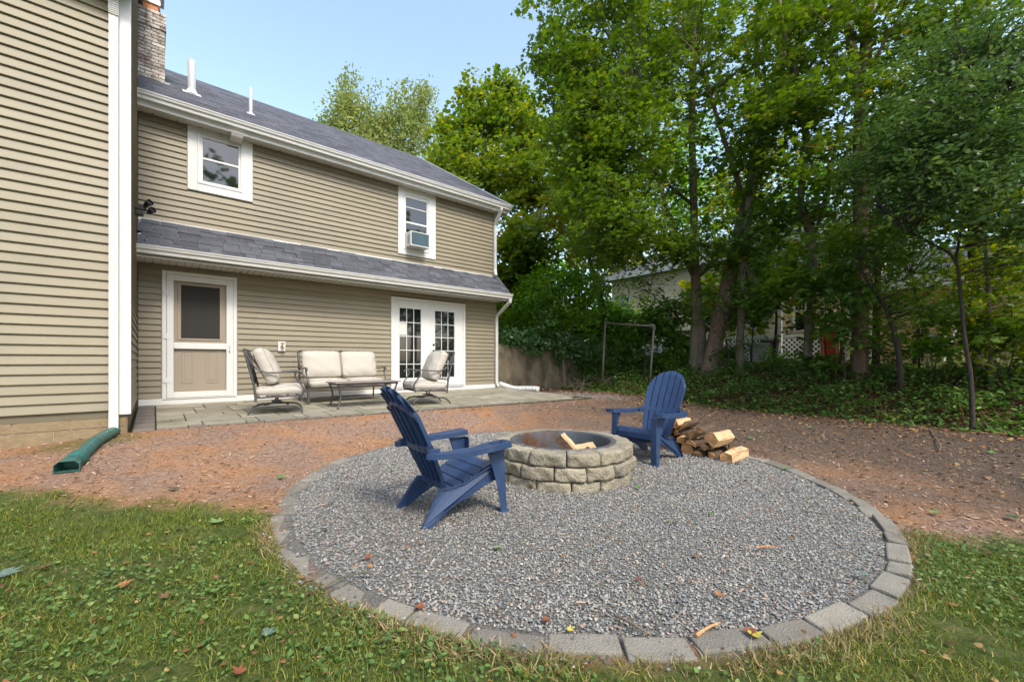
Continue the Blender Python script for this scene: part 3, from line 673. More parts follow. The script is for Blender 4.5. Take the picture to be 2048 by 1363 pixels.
# hose bib, flood light, eave vent: fixed to the house, each a part
hb = MB(); hx0, hx1, hz0, hz1 = wx(555), wx(570), wz(555, 702), wz(555, 682.5)
hb.box(hx0, hx1, WALL_Y-.05, WALL_Y, hz0, hz1); o = hb.build('hose_bib', 'white', house, bevel=.008); tag(o, 'brass hose bib on a white plate'); hc = ((hx0+hx1)/2, (hz0+hz1)/2)
m_ = MB(); m_.tube([(hc[0], WALL_Y-.05, hc[1]+.01), (hc[0], WALL_Y-.11, hc[1]+.01), (hc[0]+.01, WALL_Y-.14, hc[1]-.05)], .016, 8); m_.tube([(hc[0], WALL_Y-.10, hc[1]+.01), (hc[0], WALL_Y-.115, hc[1]+.055)], .01, 6); m_.tube([(hc[0]-.035, WALL_Y-.115, hc[1]+.055), (hc[0]+.035, WALL_Y-.115, hc[1]+.058)], .01, 6); m_.build('faucet', 'brass', o)
ev = tag(MB().prism([(WALL_Y-.30, SOFF2-.005), (WALL_Y-.03, SOFF2-.005), (WALL_Y-.06, SOFF2-.10), (WALL_Y-.25, SOFF2-.075)], 'x', wx(458), wx(482)).build('exhaust_vent', 'acbody', house, bevel=.01), 'beige exhaust vent under the eave')
fl_ = empty('flood_light', None, None, on_y(267, 415, 8.3), parent=house); tag(fl_, 'black twin flood light on the return wall')
# place on the return wall face
fy = 7.9; fp = ray(268, 414); t_ = fy/fp[1]; fl_.location = (WING_X+.02, fy, EYE+fp[2]*t_)
MB().lathe([(.0, -.02), (.055, -.015), (.055, .02), (0, .03)], 12).build('base', 'black', fl_).rotation_euler = (0, math.pi/2, 0)
MB().box(.0, .12, -.05, .03, -.03, .05).build('housing', 'black', fl_, bevel=.008)
for dx, dy, dz in ((.14, -.10, .06), (.17, .04, -.0)):
    o = MB().lathe([(0, -.05), (.03, -.05), (.045, .04), (.04, .042), (.035, .02), (0, .02)], 14).build('lamp_head', 'black', fl_); o.rotation_euler = (math.radians(70), 0, math.radians(35)); o.location = (dx, dy, dz)
MB().tube([(.02, 0, 0), (.14, -.06, .05)], .012, 6).build('arm', 'black', fl_); MB().tube([(.02, 0, -.02), (.16, .03, -.01)], .012, 6).build('arm', 'black', fl_)
MB().box(-.0, .09, -.06, .03, -.11, -.04).build('motion_sensor', 'black', fl_, bevel=.01)

# downspouts (parts of the house)
def downspout(path, label, w=.078, d=.056, m='gutter', n=1):
    mb_ = MB(); pts = [Vector(p) for p in path]; vs = []
    cs = [(-w/2, -d/2)]
    prof = []
    for k in range(5): prof.append((-w/2+k*w/4+.0, -d/2+(.004 if k % 2 else 0)))
    prof += [(w/2, d/2), (-w/2, d/2)]
    K = len(prof)
    for i, p in enumerate(pts):
        t = (pts[min(i+1, len(pts)-1)]-pts[max(i-1, 0)]).normalized()
        side = Vector((1, 0, 0)) if abs(t.x) < .8 else Vector((0, 0, 1)); side = (side-t*side.dot(t)).normalized(); fr = t.cross(side)
        if fr.y > 0: fr = -fr
        vs += [p+side*a-fr*b2 for a, b2 in prof]
    fs = [(i*K+k, i*K+(k+1) % K, (i+1)*K+(k+1) % K, (i+1)*K+k) for i in range(len(pts)-1) for k in range(K)]+[tuple(range(K)), tuple(range((len(pts)-1)*K, len(pts)*K))]
    mb_.add(vs, fs); o = mb_.build('downspout', m, house, recalc=True); tag(o, label); return o
dxl = (on_y(217.5, 722, WING_Y-.06)[0]+on_y(237, 722, WING_Y-.06)[0])/2
wd = on_y(237, 722, WING_Y-.06)[0]-on_y(217.5, 722, WING_Y-.06)[0]
dbz = on_y(228, 866, WING_Y-.06)[2]
o = downspout([(dxl, WING_Y-.30, 5.42), (dxl, WING_Y-.30, 5.28), (dxl, WING_Y-.07, 5.05), (dxl, WING_Y-.058, 4.9), (dxl, WING_Y-.058, .55), (dxl+.0, WING_Y-.075, dbz-.03)], 'wide white downspout beside the corner board', w=wd, d=.07)
m_ = MB()
for k in range(9): m_.box(dxl-wd/2-.004, dxl+wd/2+.004, WING_Y-.1+(-.004), WING_Y-.03, 4.90+k*.022, 4.908+k*.022)
m_.build('elbow', 'gutter', o)
u = 7.085
downspout([(7.10, WALL_Y-O2-.08, gz2-.10), (7.10, WALL_Y-O2-.08, gz2-.17), (u, WALL_Y-.075, gz2-.52), (u, WALL_Y-.062, gz2-.62), (u, WALL_Y-.062, 3.62), (u-.01, WALL_Y-.09, 3.52), (u-.05, WALL_Y-.16, 3.44)], 'short white downspout emptying onto the pent roof')
o = downspout([(7.16, WALL_Y-O1-.08, gz1-.1), (7.16, WALL_Y-O1-.08, gz1-.2), (7.14, WALL_Y-.09, gz1-.52), (7.135, WALL_Y-.068, gz1-.62), (7.135, WALL_Y-.068, .60), (7.15, WALL_Y-.07, .50), (7.20, WALL_Y-.09, .42), (7.25, WALL_Y-.11, .40)], 'tall white downspout at the far patio corner')
hp = spline([(7.2, WALL_Y-.10, .47), (7.35, WALL_Y-.16, .42), (7.6, 8.85, float(ground(7.6, 8.85))+.06), (7.85, 8.70, float(ground(7.85, 8.7))+.055), (8.12, 8.45, float(ground(8.12, 8.45))+.055)], 14)
def corrugated(pts, r, amp=.006, m='white_hose', name='corrugated_hose', parent=None):
    rs = [r+(amp if i % 2 else -amp) for i in range(len(pts))]; return MB().tube(pts, rs, 12).build(name, m, parent, smooth=False)
e = empty('drain_hose', 'white corrugated drain hose lying on the mulch past the patio corner', 'drain hose')
corrugated([p_+Vector((0, 0, .03)) for p_ in hp], .072, parent=e, name='hose')
MB().tube([Vector(hp[-3]), Vector(hp[-1])+Vector((.05, -.04, 0))], [.085, .088], 12).build('coupling', 'white_hose', e)
# green outlet pipe at the wing downspout
e = empty('drain_extension', 'green corrugated drain pipe leading from the downspout onto the mulch', 'drain pipe')
a_ = Vector((dxl, WING_Y-.09, dbz-.03)); b_2 = Vector(G(133, 932, .06)); b_2.z += .055
pts = spline([a_+Vector((0, .02, .02)), a_*.97+b_2*.03+Vector((0, 0, .0)), a_*.62+b_2*.38+Vector((0, 0, .0)), a_*.3+b_2*.7, b_2*.9+a_*.1, b_2], 12)
for p_ in pts: p_.z = max(p_.z, float(ground(p_.x, p_.y))+.048)
cut = int(len(pts)*.66)
MB().tube(pts[:cut+6], [.052+(.0035 if i % 3 == 0 else 0) for i in range(cut+6)], 14).build('hose', 'green_pipe', e)
MB().tube(pts[cut:cut+9], [.068, .072, .064, .073, .066, .072, .063, .069, .062], 14).build('collar', 'green_pipe', e)
dr = (pts[-1]-pts[cut+6]).normalized(); sd_ = dr.cross(Vector((0, 0, 1))).normalized(); mb_ = MB(); secs = []
for i, t_ in enumerate((0, .4, 1)):
    c_ = pts[cut+6]*(1-t_)+pts[-1]*t_; w_, h_ = .05+.026*t_, .052-.008*t_
    secs.append([c_+sd_*w_-Vector((0, 0, h_)), c_-sd_*w_-Vector((0, 0, h_)), c_-sd_*w_+Vector((0, 0, h_*.4)), c_-sd_*w_*.6+Vector((0, 0, h_)), c_+sd_*w_*.6+Vector((0, 0, h_)), c_+sd_*w_+Vector((0, 0, h_*.4))])
mb_.add(sum(secs, []), [(i*6+k, i*6+(k+1) % 6, (i+1)*6+(k+1) % 6, (i+1)*6+k) for i in range(2) for k in range(6)])
mb_.build('outlet', 'green_pipe', e, solid=.006, recalc=True)

# ------------------------------------------------------------------ patio
patio = empty('patio', kind='structure')
def front_y(x): return 6.43-.055*max(0, x)-.012*max(0, x-4)
PX1 = 7.45
mb = MB(); xs = [-.20+i*.25 for i in range(32)]; xs = [x for x in xs if x < PX1]+[PX1]
for i in range(len(xs)-1):
    a, b2 = xs[i], xs[i+1]; vs = []
    for x, y in ((a, front_y(a)), (b2, front_y(b2)), (b2, 9.06), (a, 9.06)):
        vs.append((x, y, patio_z(x, y)-.012))
    mb.add(vs+[(v[0], v[1], v[2]-.15) for v in vs], [(0, 1, 2, 3), (0, 4, 5, 1), (1, 5, 6, 2), (3, 7, 4, 0)])
mb.build('joint_sand', 'joint', patio)
def paver(x0, x1, y0, y1, m='paver'):
    if x1-x0 < .04 or y1-y0 < .04: return
    g = .0065; x0 += g; x1 -= g; y0 += g; y1 -= g; dz = R.uniform(-.003, .003)
    top = [(x, y, patio_z(x, y)+dz) for x, y in ((x0, y0), (x1, y0), (x1, y1), (x0, y1))]
    mb_ = MB().add(top+[(x, y, z-.04) for x, y, z in top], [(0, 1, 2, 3), (0, 4, 5, 1), (1, 5, 6, 2), (2, 6, 7, 3), (3, 7, 4, 0)])
    return mb_.build('paver', m, patio, bevel=.004)
# dark border: left column laid sideways, front row end to end
y = front_y(0)+.005
while y < 9.03: paver(-.19, .015, y, min(y+.105, 9.05), 'paver_dark'); y += .105
x = .02
while x < 7.2:
    w_ = R.choice((.2, .2, .3)); fy_ = front_y(x+w_/2); paver(x, x+w_, fy_, fy_+.10, 'paver_dark'); x += w_
# main field: free ashlar pattern on a .152 m module
mod = .152; nx, ny = int((PX1-.02)/mod), int((9.05-6.55)/mod)+3
occ = np.zeros((nx, ny), bool)
for j in range(ny):
    for i in range(nx):
        if occ[i, j]: continue
        opts = [(3, 2), (3, 3), (2, 2), (4, 3), (2, 1), (3, 2), (4, 2), (1, 1), (2, 3)]
        R.shuffle(opts)
        for w_, h_ in opts+[(1, 1)]:
            if i+w_ <= nx and j+h_ <= ny and not occ[i:i+w_, j:j+h_].any(): break
        occ[i:i+w_, j:j+h_] = True
        X0, X1, Y1, Y0 = .02+i*mod, .02+(i+w_)*mod, 9.05-j*mod, 9.05-(j+h_)*mod
        lim = front_y((X0+X1)/2)+.102
        if X1 > 7.0: lim = max(lim, 6.0+.9*(X1-6.9))
        if Y1 <= lim+.05: continue
        paver(X0, X1, max(Y0, lim), Y1)

# ------------------------------------------------------------------ gravel circle: edging stones
ring = empty('stone_edging', 'ring of grey concrete edging stones around the gravel circle', 'edging', (0, 0, 0))
n_ed = 50
edc = [0.0]
while edc[-1] < 2*math.pi: edc.append(edc[-1]+R.choice((.08, .115, .125, .13, .14)))
edc = [e_*2*math.pi/edc[-1] for e_ in edc]; n_ed = len(edc)-1
for k in range(n_ed):
    jr = R.uniform(-.016, .016)
    a0, a1 = edc[k]+.003, edc[k+1]-R.uniform(.002, .008)
    am = (a0+a1)/2; r0, r1 = RR-.108+jr+R.uniform(-.008, .008), RR+jr+R.uniform(-.006, .006)
    back = sm((math.sin(am)-.75)/.15)*1.0      # the far stones sit lower, half buried
    cx, cy = RC
    sunk = .0
    gm_ = float(ground(cx+(RR-.09)*math.cos(am), cy+(RR-.09)*math.sin(am)))
    t_x, t_y = R.uniform(-.007, .007), R.uniform(-.007, .007); left = max(0, -math.cos(am)-.55)*.045
    vs = []
    for rr, aa in ((r0, a0), (r1, a0), (r1, a1), (r0, a1)):
        x, y = cx+rr*math.cos(aa), cy+rr*math.sin(aa)
        vs.append((x, y, float(ground(x, y))+.020-.024*float(back)-left+t_x*(1 if rr == r1 else -1)+t_y*(1 if aa == a1 else -1)))
    mb_ = MB().add(vs+[(v[0], v[1], v[2]-.09) for v in vs], [(0, 1, 2, 3), (0, 4, 5, 1), (1, 5, 6, 2), (2, 6, 7, 3), (3, 7, 4, 0)])
    mb_.build('stone', 'edging', ring, bevel=.009)

# ------------------------------------------------------------------ fire pit
pz = float(ground(*PIT))
pit = empty('fire_pit', 'round fire pit of three courses of tumbled tan stone with a steel ring', 'fire pit', (PIT[0], PIT[1], pz))
def block(r0, r1, a0, a1, z0, z1, seed):
    """rough wedge block with a bellied, split outer face"""
    q = random.Random(seed); na, nz_, nd = 13, 7, 5; vs = {}; out = []; fs = []
    ph = [q.uniform(0, 6) for _ in range(8)]
    def disp(a, z): return .010*math.sin(a*13+ph[0]+z*20)+.007*math.sin(a*29+ph[1])*math.cos(z*55+ph[2])+.005*math.sin(a*61+z*80+ph[3])+q.uniform(-.004, .004)
    def vid(i, j, k):
        if (i, j, k) in vs: return vs[(i, j, k)]
        u, v, w = i/na, j/nz_, k/nd
        a = a0+(a1-a0)*u; z = z0+(z1-z0)*v; r = r0+(r1-r0)*w
        if k == nd:
            e_ = min(u, 1-u, .25)*4; e2 = min(v, 1-v, .3)/.3
            r += -.012*(1-e_)**4-.009*(1-e2)**4+disp(a, z)*.85
        if j in (0, nz_): z += (.004*math.sin(a*21+ph[4]+w*5)+q.uniform(-.0015, .0015))*(1 if j else -1)*.8-(.006*w*w if j else -.006*w*w)
        if i in (0, na): a += (.006*(1 if i == 0 else -1))*(w*w)
        vs[(i, j, k)] = len(out); out.append((r*math.cos(a), r*math.sin(a), z)); return vs[(i, j, k)]
    def grid(f, n1, n2):
        for p in range(n1):
            for s in range(n2): fs.append((f(p, s), f(p+1, s), f(p+1, s+1), f(p, s+1)))
    grid(lambda p, s: vid(p, s, nd), na, nz_); grid(lambda p, s: vid(p, s, 0), na, nz_)
    grid(lambda p, s: vid(p, 0, s), na, nd); grid(lambda p, s: vid(p, nz_, s), na, nd)
    grid(lambda p, s: vid(0, p, s), nz_, nd); grid(lambda p, s: vid(na, p, s), nz_, nd)
    return MB().add(out, fs)
H3 = [(-.06, .070, .648, 14, .09), (.073, .185, .662, 14, .31), (.189, .302, .640, 13, .05)]
cam_dir = math.atan2(-PIT[1], -PIT[0])
for r, (z0, z1, ro, nb, off) in enumerate(H3):
    cuts = [off+cam_dir+2*math.pi*k/nb+R.uniform(-.03, .03) for k in range(nb)]
    for k in range(nb):
        a0 = cuts[k]; a1 = cuts[(k+1) % nb]+(2*math.pi if k == nb-1 else 0)
        block(.465, ro+R.uniform(-.012, .010), a0+.004, a1-.004, z0-.0015, z1+.0015+R.uniform(-.003, .003), k*7+r*101).build('stone', 'pitstone', pit, smooth=True, recalc=True)
lin = MB().lathe([(.456, .02), (.456, .306), (.503, .310), (.505, .305), (.460, .302), (.450, .300), (.450, .02)], 72).build('steel_ring', 'ringsteel', pit, smooth=False)
MB().lathe([(0, .07), (.3, .06), (.46, .05)], 40).build('ash_bed', 'ash', pit)

# ------------------------------------------------------------------ split logs
def log_mesh(seed, rad=.07, length=.40, kind=0):
    q = random.Random(seed); mb_ = MB()
    if kind == 0:          # quarter: wedge with bark arc
        w = q.uniform(1.1, 1.7); pts = [(0, 0)]+[(rad*1.35*math.cos(-w/2+w*i/5), rad*1.35*math.sin(-w/2+w*i/5)) for i in range(6)]; barks = set(range(1, 6))
    elif kind == 1:        # half round
        pts = [(rad*math.cos(math.pi*i/8), rad*.85*math.sin(math.pi*i/8)) for i in range(9)]; barks = set(range(0, 8))
    elif kind == 3:        # whole round
        pts = [(rad*math.cos(2*math.pi*i/12), rad*math.sin(2*math.pi*i/12)) for i in range(12)]; barks = set(range(12))
    else:                  # blocky split
        pts = [(-rad, -rad*.7), (rad*.9, -rad*.8), (rad*1.1, rad*.3), (rad*.5, rad*.85), (-rad*.8, rad*.7)]; barks = {1}
    pts = [(a*q.uniform(.93, 1.07), b2*q.uniform(.93, 1.07)) for a, b2 in pts]
    cx_ = sum(p[0] for p in pts)/len(pts); cy_ = sum(p[1] for p in pts)/len(pts); pts = [(a-cx_, b2-cy_) for a, b2 in pts]
    K = len(pts); ns = 6; vs = []
    for s in range(ns):
        t = s/(ns-1); jx, jy = q.uniform(-.003, .003), q.uniform(-.003, .003)
        sc = 1+.03*math.sin(t*5+seed)
        for a, b2 in pts: vs.append((t*length+(q.uniform(-.006, .006) if s in (0, ns-1) else 0), a*sc+jx, b2*sc+jy))
    for s in range(ns-1):
        for k in range(K):
            mb_.cur = 1 if k in barks else 0
            mb_.add([], []); b0 = 0
            mb_.f.append((s*K+k, s*K+(k+1) % K, (s+1)*K+(k+1) % K, (s+1)*K+k)); mb_.m.append(mb_.cur)
    mb_.f += [tuple(range(K))[::-1], tuple(range((ns-1)*K, ns*K))]; mb_.m += [2, 2]
    mb_.v = vs
    return mb_
def log(name, loc, rot, seed, rad, length, kind, label, group):
    o = log_mesh(seed, rad, length, kind).build(name, ['wood', 'bark', 'woodend'], None, recalc=True)
    o.location = loc; o.rotation_euler = rot; tag(o, label, 'log', group); return o
lx, grp = 4.60, 'split logs stacked beside the gravel circle'
gzl = lambda y, x=4.75: float(ground(x, y))
base_lab = 'split log with an orange end in the middle of the firewood pile'
rows_ = [ # y, dz, rad, kind, roll, dx, length, label
 (1.86, .062, .070, 2, .1, -.01, .44, 'blocky split log with pale cut side, lowest at the right end of the pile'),
 (2.02, .055, .070, 0, 2.2, 0, .40, 'orange wedge log at the foot of the pile, beside the blocky pale log'),
 (2.16, .048, .062, 1, 0.2, .02, .40, 'small orange split log at the bottom centre of the pile'),
 (2.30, .066, .080, 3, 0, .03, .38, 'grey ended round log at the bottom of the pile'),
 (2.46, .060, .075, 1, .4, .0, .42, 'half round log beside the grey round one at the bottom of the pile'),
 (2.62, .060, .070, 0, 1.0, .03, .38, 'rear log with an orange end, second from the far left foot of the pile'), (2.76, .055, .066, 2, .6, .02, .4, 'reddish split log at the far left foot of the pile'),
 (2.90, .050, .06, 0, 2.0, .05, .36, 'orange ended wedge, last at the far left foot of the pile'),
 (2.10, .155, .062, 0, 1.4, .02, .40, 'orange log wedged between two bottom logs, under the big square one'), (2.24, .165, .066, 1, .3, .01, .40, 'orange log in the second row of the pile, left of the centre'),
 (2.38, .170, .052, 2, .2, .0, .38, 'small pale edged log lying on the grey round one'),
 (2.51, .165, .062, 0, 2.9, .02, .40, 'brownish log in the second row of the pile, near the blue chair'), (2.66, .160, .070, 2, .9, .0, .40, 'half round log in the second row of the pile, behind the blue chair leg'), (2.80, .140, .06, 1, .4, .04, .36, 'tan split log in the upper row of the pile, left of the grey triangular one'),
 (1.99, .262, .078, 2, .75, -.02, .38, 'large square split log with a pale upper face, topmost right in the pile'),
 (2.28, .265, .070, 0, 1.3, .0, .38, 'grey triangular log near the top of the pile'),
 (2.43, .260, .062, 0, 2.2, .02, .40, 'brown log in the upper row of the pile, below the tan topped one'), (2.58, .265, .066, 2, .5, .02, .40, 'orange wedge behind the tan topped log at the upper left'),
 (2.55, .345, .058, 2, .3, .06, .42, 'tan topped log, highest on the left of the pile'), (2.70, .255, .07, 0, .5, .0, .38, base_lab)]
for i, (y, dz, rad, kind, roll, dx, ln, lab) in enumerate(rows_):
    log('firewood_log', (lx+dx+.03*math.sin(i*2.1), y+.05, gzl(y)+dz*.9), (roll, R.uniform(-.03, .03), R.uniform(-.08, .08)), 50+i, rad*.90, ln, kind, lab, grp)
for i, (y, dz, rad, kind, lab) in enumerate([(2.15, .335, .045, 0, 'narrow wedge log at the crest of the pile, left of the large square one'), (2.34, .345, .05, 1, 'small half round log near the crest of the pile'), (2.44, .375, .045, 2, 'small pale log at the very top of the pile'), (2.0, .165, .05, 1, 'small round backed log tucked under the big square one')]):
    log('firewood_log', (lx+.03*(i % 2), y+.05, gzl(y)+dz*.9), (R.uniform(0, 3), R.uniform(-.03, .03), R.uniform(-.1, .1)), 170+i, rad, .38, kind, lab, grp)
log('firewood_log', (4.78, 1.92, gzl(1.92)+.12), (1.2, -.16, .5), 91, .045, .42, 0, 'thin split log leaning out of the right side of the pile', grp)
for i, (dx, dy, dz, rx, ry, rz_, ln, kd, lab) in enumerate([(.06, -.12, .10, .3, -.75, 1.9, .24, 2, 'pale log standing up in the fire pit'),
        (.12, -.16, .13, .9, -.12, .75, .22, 0, 'orange ended log leaning in the fire pit'), (.02, -.14, .10, .4, -.05, 2.7, .40, 2, 'pale log lying low at the left in the fire pit'), (.0, .0, .12, .4, -.10, -.5, .30, 2, 'split log lying across the middle of the fire pit')]):
    log('fire_log', (PIT[0]+dx, PIT[1]+dy-.02, pz+dz+.065), (rx, ry, rz_), 120+i, .068, ln, kd, lab, 'logs laid in the fire pit')

# ------------------------------------------------------------------ resin adirondack chairs
def adirondack():
    root = empty('adirondack_chair')
    # back slats: fan shaped shell, leaning
    def bp(v): # v height 0..1 along the back -> (x, z)
        return (-.115-.40*v**1.04, .215+.715*v)
    def half(v): return .190+.092*math.sin(min(v, .72)/.72*math.pi/2)
    def topv(y):  # arched top
        return 1-.34*(1-math.sqrt(max(0, 1-(y/.285)**2)))
    ns = 6; ux = Vector((-.40, 0, .715)).normalized(); nx_ = Vector((ux.z, 0, -ux.x))
    for s in range(ns):
        u0, u1 = -1+2*s/ns+.033, -1+2*(s+1)/ns-.033
        rows, cols = 15, 5; vs = []
        for i in range(rows):
            for j in range(-1, cols+1):
                jj = min(max(j, 0), cols-1); u = u0+(u1-u0)*jj/(cols-1)
                # top per column so that the arch is followed
                vv = i/(rows-1); yt = u*half(.7); v = vv*topv(yt); hw = half(v); 
                x, z = bp(v); y = u*hw
                p = Vector((x, y, z))
                p += nx_*(.030*(y/.28)**2)            # dished
                if j in (-1, cols): p -= nx_*.026; 
                if i == rows-1: p -= nx_*.012
                vs.append(p)
        C2 = cols+2
        fs = [(i*C2+j, i*C2+j+1, (i+1)*C2+j+1, (i+1)*C2+j) for i in range(rows-1) for j in range(C2-1)]
        MB().add(vs, fs).build('back_slat', 'blue', root, smooth=False, solid=.005)
    # rear bands: arch near the top, arm band, bottom band
    def band(v0, v1, name, arch=False):
        vs = []; K = 17
        for j in range(K):
            u = -1+2*j/(K-1)
            for vv in (v0, v1):
                v = vv-(.17*u*u if arch else 0); hw = half(v)*(1 if not arch else .97); x, z = bp(v)
                p = Vector((x, u*hw, z))+nx_*(.030*(u*hw/.28)**2-.004)
                vs += [p, p-nx_*.020]
        fs = []
        for j in range(K-1):
            a = j*4; fs += [(a, a+4, a+6, a+2), (a+1, a+3, a+7, a+5), (a, a+1, a+5, a+4), (a+2, a+6, a+7, a+3)]
        MB().add(vs, fs).build(name, 'blue', root, recalc=True)
    band(.82, .855, 'back_band', True); band(.36, .43, 'back_band'); band(.0, .06, 'back_band')
    # fill in front of the arm band so slits stop there
    vs = []; K = 17
    for j in range(K):
        u = -1+2*j/(K-1)
        for v in (.365, .425):
            hw = half(v); x, z = bp(v); p = Vector((x, u*hw, z))+nx_*(.030*(u*hw/.28)**2+.0005); vs += [p]
    MB().add(vs, [(j*2, j*2+2, j*2+3, j*2+1) for j in range(K-1)]).build('back_band', 'blue', root)
    # seat slats following a contour
    prof = [(-.135, .215), (-.05, .222), (.035, .245), (.12, .280), (.205, .318), (.285, .345), (.335, .338), (.352, .300), (.350, .245)]
    for k in range(6):
        pts = []
        if k < 5:
            (xa, za), (xb, zb2) = prof[k], prof[k+1]; d = Vector((xb-xa, zb2-za)); d.normalize()
            poly = [(xa+d.x*.006, za+d.y*.006), (xb-d.x*.006, zb2-d.y*.006)]
        else: poly = prof[5:]
        hw0 = .205+.011*k
        up = [(x, z) for x, z in poly]; lo = [(x-.006, z-.018) for x, z in poly[::-1]] if k < 5 else [(x-.016, z-.008) for x, z in poly[::-1]]
        pl = up+lo; vs = [(x, -hw0, z) for x, z in pl]+[(x, hw0, z) for x, z in pl]; n_ = len(pl)
        MB().add(vs, [tuple(range(n_)), tuple(range(n_, 2*n_))[::-1]]+[(i, n_+i, n_+(i+1) % n_, (i+1) % n_) for i in range(n_)]).build('seat_slat', 'blue', root, bevel=.004, recalc=True)
    MB().box(-.03, -.01, -.2, .2, .15, .195).build('crossbar', 'blue', root); MB().box(.27, .285, -.26, .26, .235, .30).build('crossbar', 'blue', root)
    for s in (-1, 1):
        # rail and rear leg: one moulded side
        rail = [(.335, .325), (.33, .25), (.24, .235), (.08, .165), (-.02, .115), (-.10, .05), (-.25, 0), (-.335, 0), (-.335, .012), (-.235, .115), (-.165, .205), (-.13, .225), (.0, .232), (.12, .283), (.25, .330)]
        rail = [(.335, .325), (.33, .245), (.22, .215), (.08, .150), (-.04, .105), (-.10, .085), (-.255, .0), (-.335, .0), (-.335, .02), (-.205, .175), (-.155, .222), (-.10, .214), (.03, .238), (.14, .285), (.26, .328)]
        rail = [(.335, .325), (.33, .245), (.20, .205), (.04, .138), (-.045, .115), (-.10, .090), (-.27, .0), (-.345, .0), (-.215, .17), (-.160, .226), (-.10, .216), (.03, .238), (.14, .285), (.26, .328)]
        n_ = len(rail); fl_w = .030; vs = []
        def yy(x, z, o_): 
            splay = .035*max(0, (.12-z)/.12) if x < 0 else 0
            base = .213+.055*max(0, min(1, (x+.13)/.46))
            return s*(base+splay+o_)
        # thin web
        vs = [(x, yy(x, z, 0), z) for x, z in rail]+[(x, yy(x, z, .006), z) for x, z in rail]
        w_ = MB().add(vs, [tuple(range(n_)), tuple(range(n_, 2*n_))[::-1]]+[(i, n_+i, n_+(i+1) % n_, (i+1) % n_) for i in range(n_)])
        # flange round the web
        cxr = sum(p[0] for p in rail)/n_
        vs = [(x, yy(x, z, .006), z) for x, z in rail]+[(x, yy(x, z, fl_w), z) for x, z in rail]
        w_.build('side_rail', 'blue', root, recalc=True)
        MB().add(vs, [(i, (i+1) % n_, n_+(i+1) % n_, n_+i) for i in range(n_)]).build('leg', 'blue', root, solid=.006)
        # front leg: tapered channel from foot to arm
        vs = []; lv = 7
        for i in range(lv):
            t = i/(lv-1); z = .465*t; x1 = .385-.02*t; wx_ = .060+.115*t**1.7; yo = s*(.340-.015*t); yi = s*(.245-.0*t)+s*.015*(1-t)
            x0_ = x1-wx_
            vs += [(x1, yi, z), (x1, yo, z), (x0_, yo, z), (x0_, yo-s*.006, z), (x1-.006, yo-s*.006, z), (x1-.006, yi, z)]
        fs = [(i*6+k, i*6+(k+1) % 6, (i+1)*6+(k+1) % 6, (i+1)*6+k) for i in range(lv-1) for k in range(6)]+[tuple(range(6)), tuple(range(6*lv-6, 6*lv))]
        lg = MB().add(vs, fs); lg.box(.33, .40, min(s*.25, s*.35), max(s*.25, s*.35), 0, .012)
        lg.build('leg', 'blue', root, bevel=.003, recalc=True)
        # arm
        cxh, cyh = .262, s*.350; out = [(-.30, .262), (-.24, .300), (-.12, .322), (.02, .322), (.16, .292), (.24, .282), (.360, .285), (.378, .30), (.385, .36), (.368, .425), (.335, .437), (.20, .440), (.05, .440), (-.10, .428), (-.22, .395), (-.30, .345), (-.335, .300)]
        out = [(v_.x, s*v_.y) for v_ in spline([(x, y, 0) for x, y in out]+[(*out[0], 0)], 3)[:-1]]
        def zarm(x): return .490+.028*max(0, (x+.05)/.45)
        if s < 0:      # right arm carries the cup holder
            K = 40; th = [2*math.pi*k/K for k in range(K)]
            def hit(a):
                d = (math.cos(a), math.sin(a)); best = 9
                for i in range(len(out)):
                    p, q_ = out[i], out[(i+1) % len(out)]; ex, ey = q_[0]-p[0], q_[1]-p[1]; den = d[0]*ey-d[1]*ex
                    if abs(den) < 1e-9: continue
                    t = ((p[0]-cxh)*ey-(p[1]-cyh)*ex)/den; w2 = ((p[0]-cxh)*d[1]-(p[1]-cyh)*d[0])/den
                    if t > 0 and -1e-6 <= w2 <= 1+1e-6: best = min(best, t)
                return best
            # add rays through the outline corners to keep them crisp
            th = sorted(set([round(math.atan2(y-cyh, x-cxh) % (2*math.pi), 4) for x, y in out]+[round(t, 4) for t in th])); K = len(th)
            O_ = [(cxh+hit(a)*math.cos(a), cyh+hit(a)*math.sin(a)) for a in th]; I_ = [(cxh+.062*math.cos(a), cyh+.048*math.sin(a)) for a in th]
            vs = [(x, y, zarm(x)) for x, y in O_]+[(x, y, zarm(x)) for x, y in I_]+[(x, y, zarm(x)-.034) for x, y in O_]
            mbx = MB().add(vs, [(k, (k+1) % K, K+(k+1) % K, K+k) for k in range(K)]+[(k, 2*K+k, 2*K+(k+1) % K, (k+1) % K) for k in range(K)])
            mbx.build('arm', 'blue', root, solid=.005)
            vs = [(x, y, zarm(x)) for x, y in I_]+[(cxh+(x-cxh)*.8, cyh+(y-cyh)*.8, zarm(cxh)-.075) for x, y in I_]+[(cxh, cyh, zarm(cxh)-.075)]
            MB().add(vs, [(k, (k+1) % K, K+(k+1) % K, K+k) for k in range(K)]+[(K+k, K+(k+1) % K, 2*K) for k in range(K)]).build('cup_holder', 'blue', root, solid=.004)
            MB().box(.338, .348, -.388, -.305, zarm(.36)+.0, zarm(.36)+.004).build('phone_slot', 'bindark', root)
        else:
            vs = [(x, y, zarm(x)) for x, y in out]+[(x, y, zarm(x)-.034) for x, y in out]; K = len(out)
            MB().add(vs, [tuple(range(K))]+[(k, K+k, K+(k+1) % K, (k+1) % K) for k in range(K)]).build('arm', 'blue', root, solid=.005)
        # gusset joining the arm to the back
        x_, z_ = bp(.40); MB().prism([(x_+.03, s*.255), (x_-.03, s*.262), (x_-.03, s*.305), (x_+.06, s*.30)], 'z', z_-.045, z_+.012).build('arm_bracket', 'blue', root)
    return root
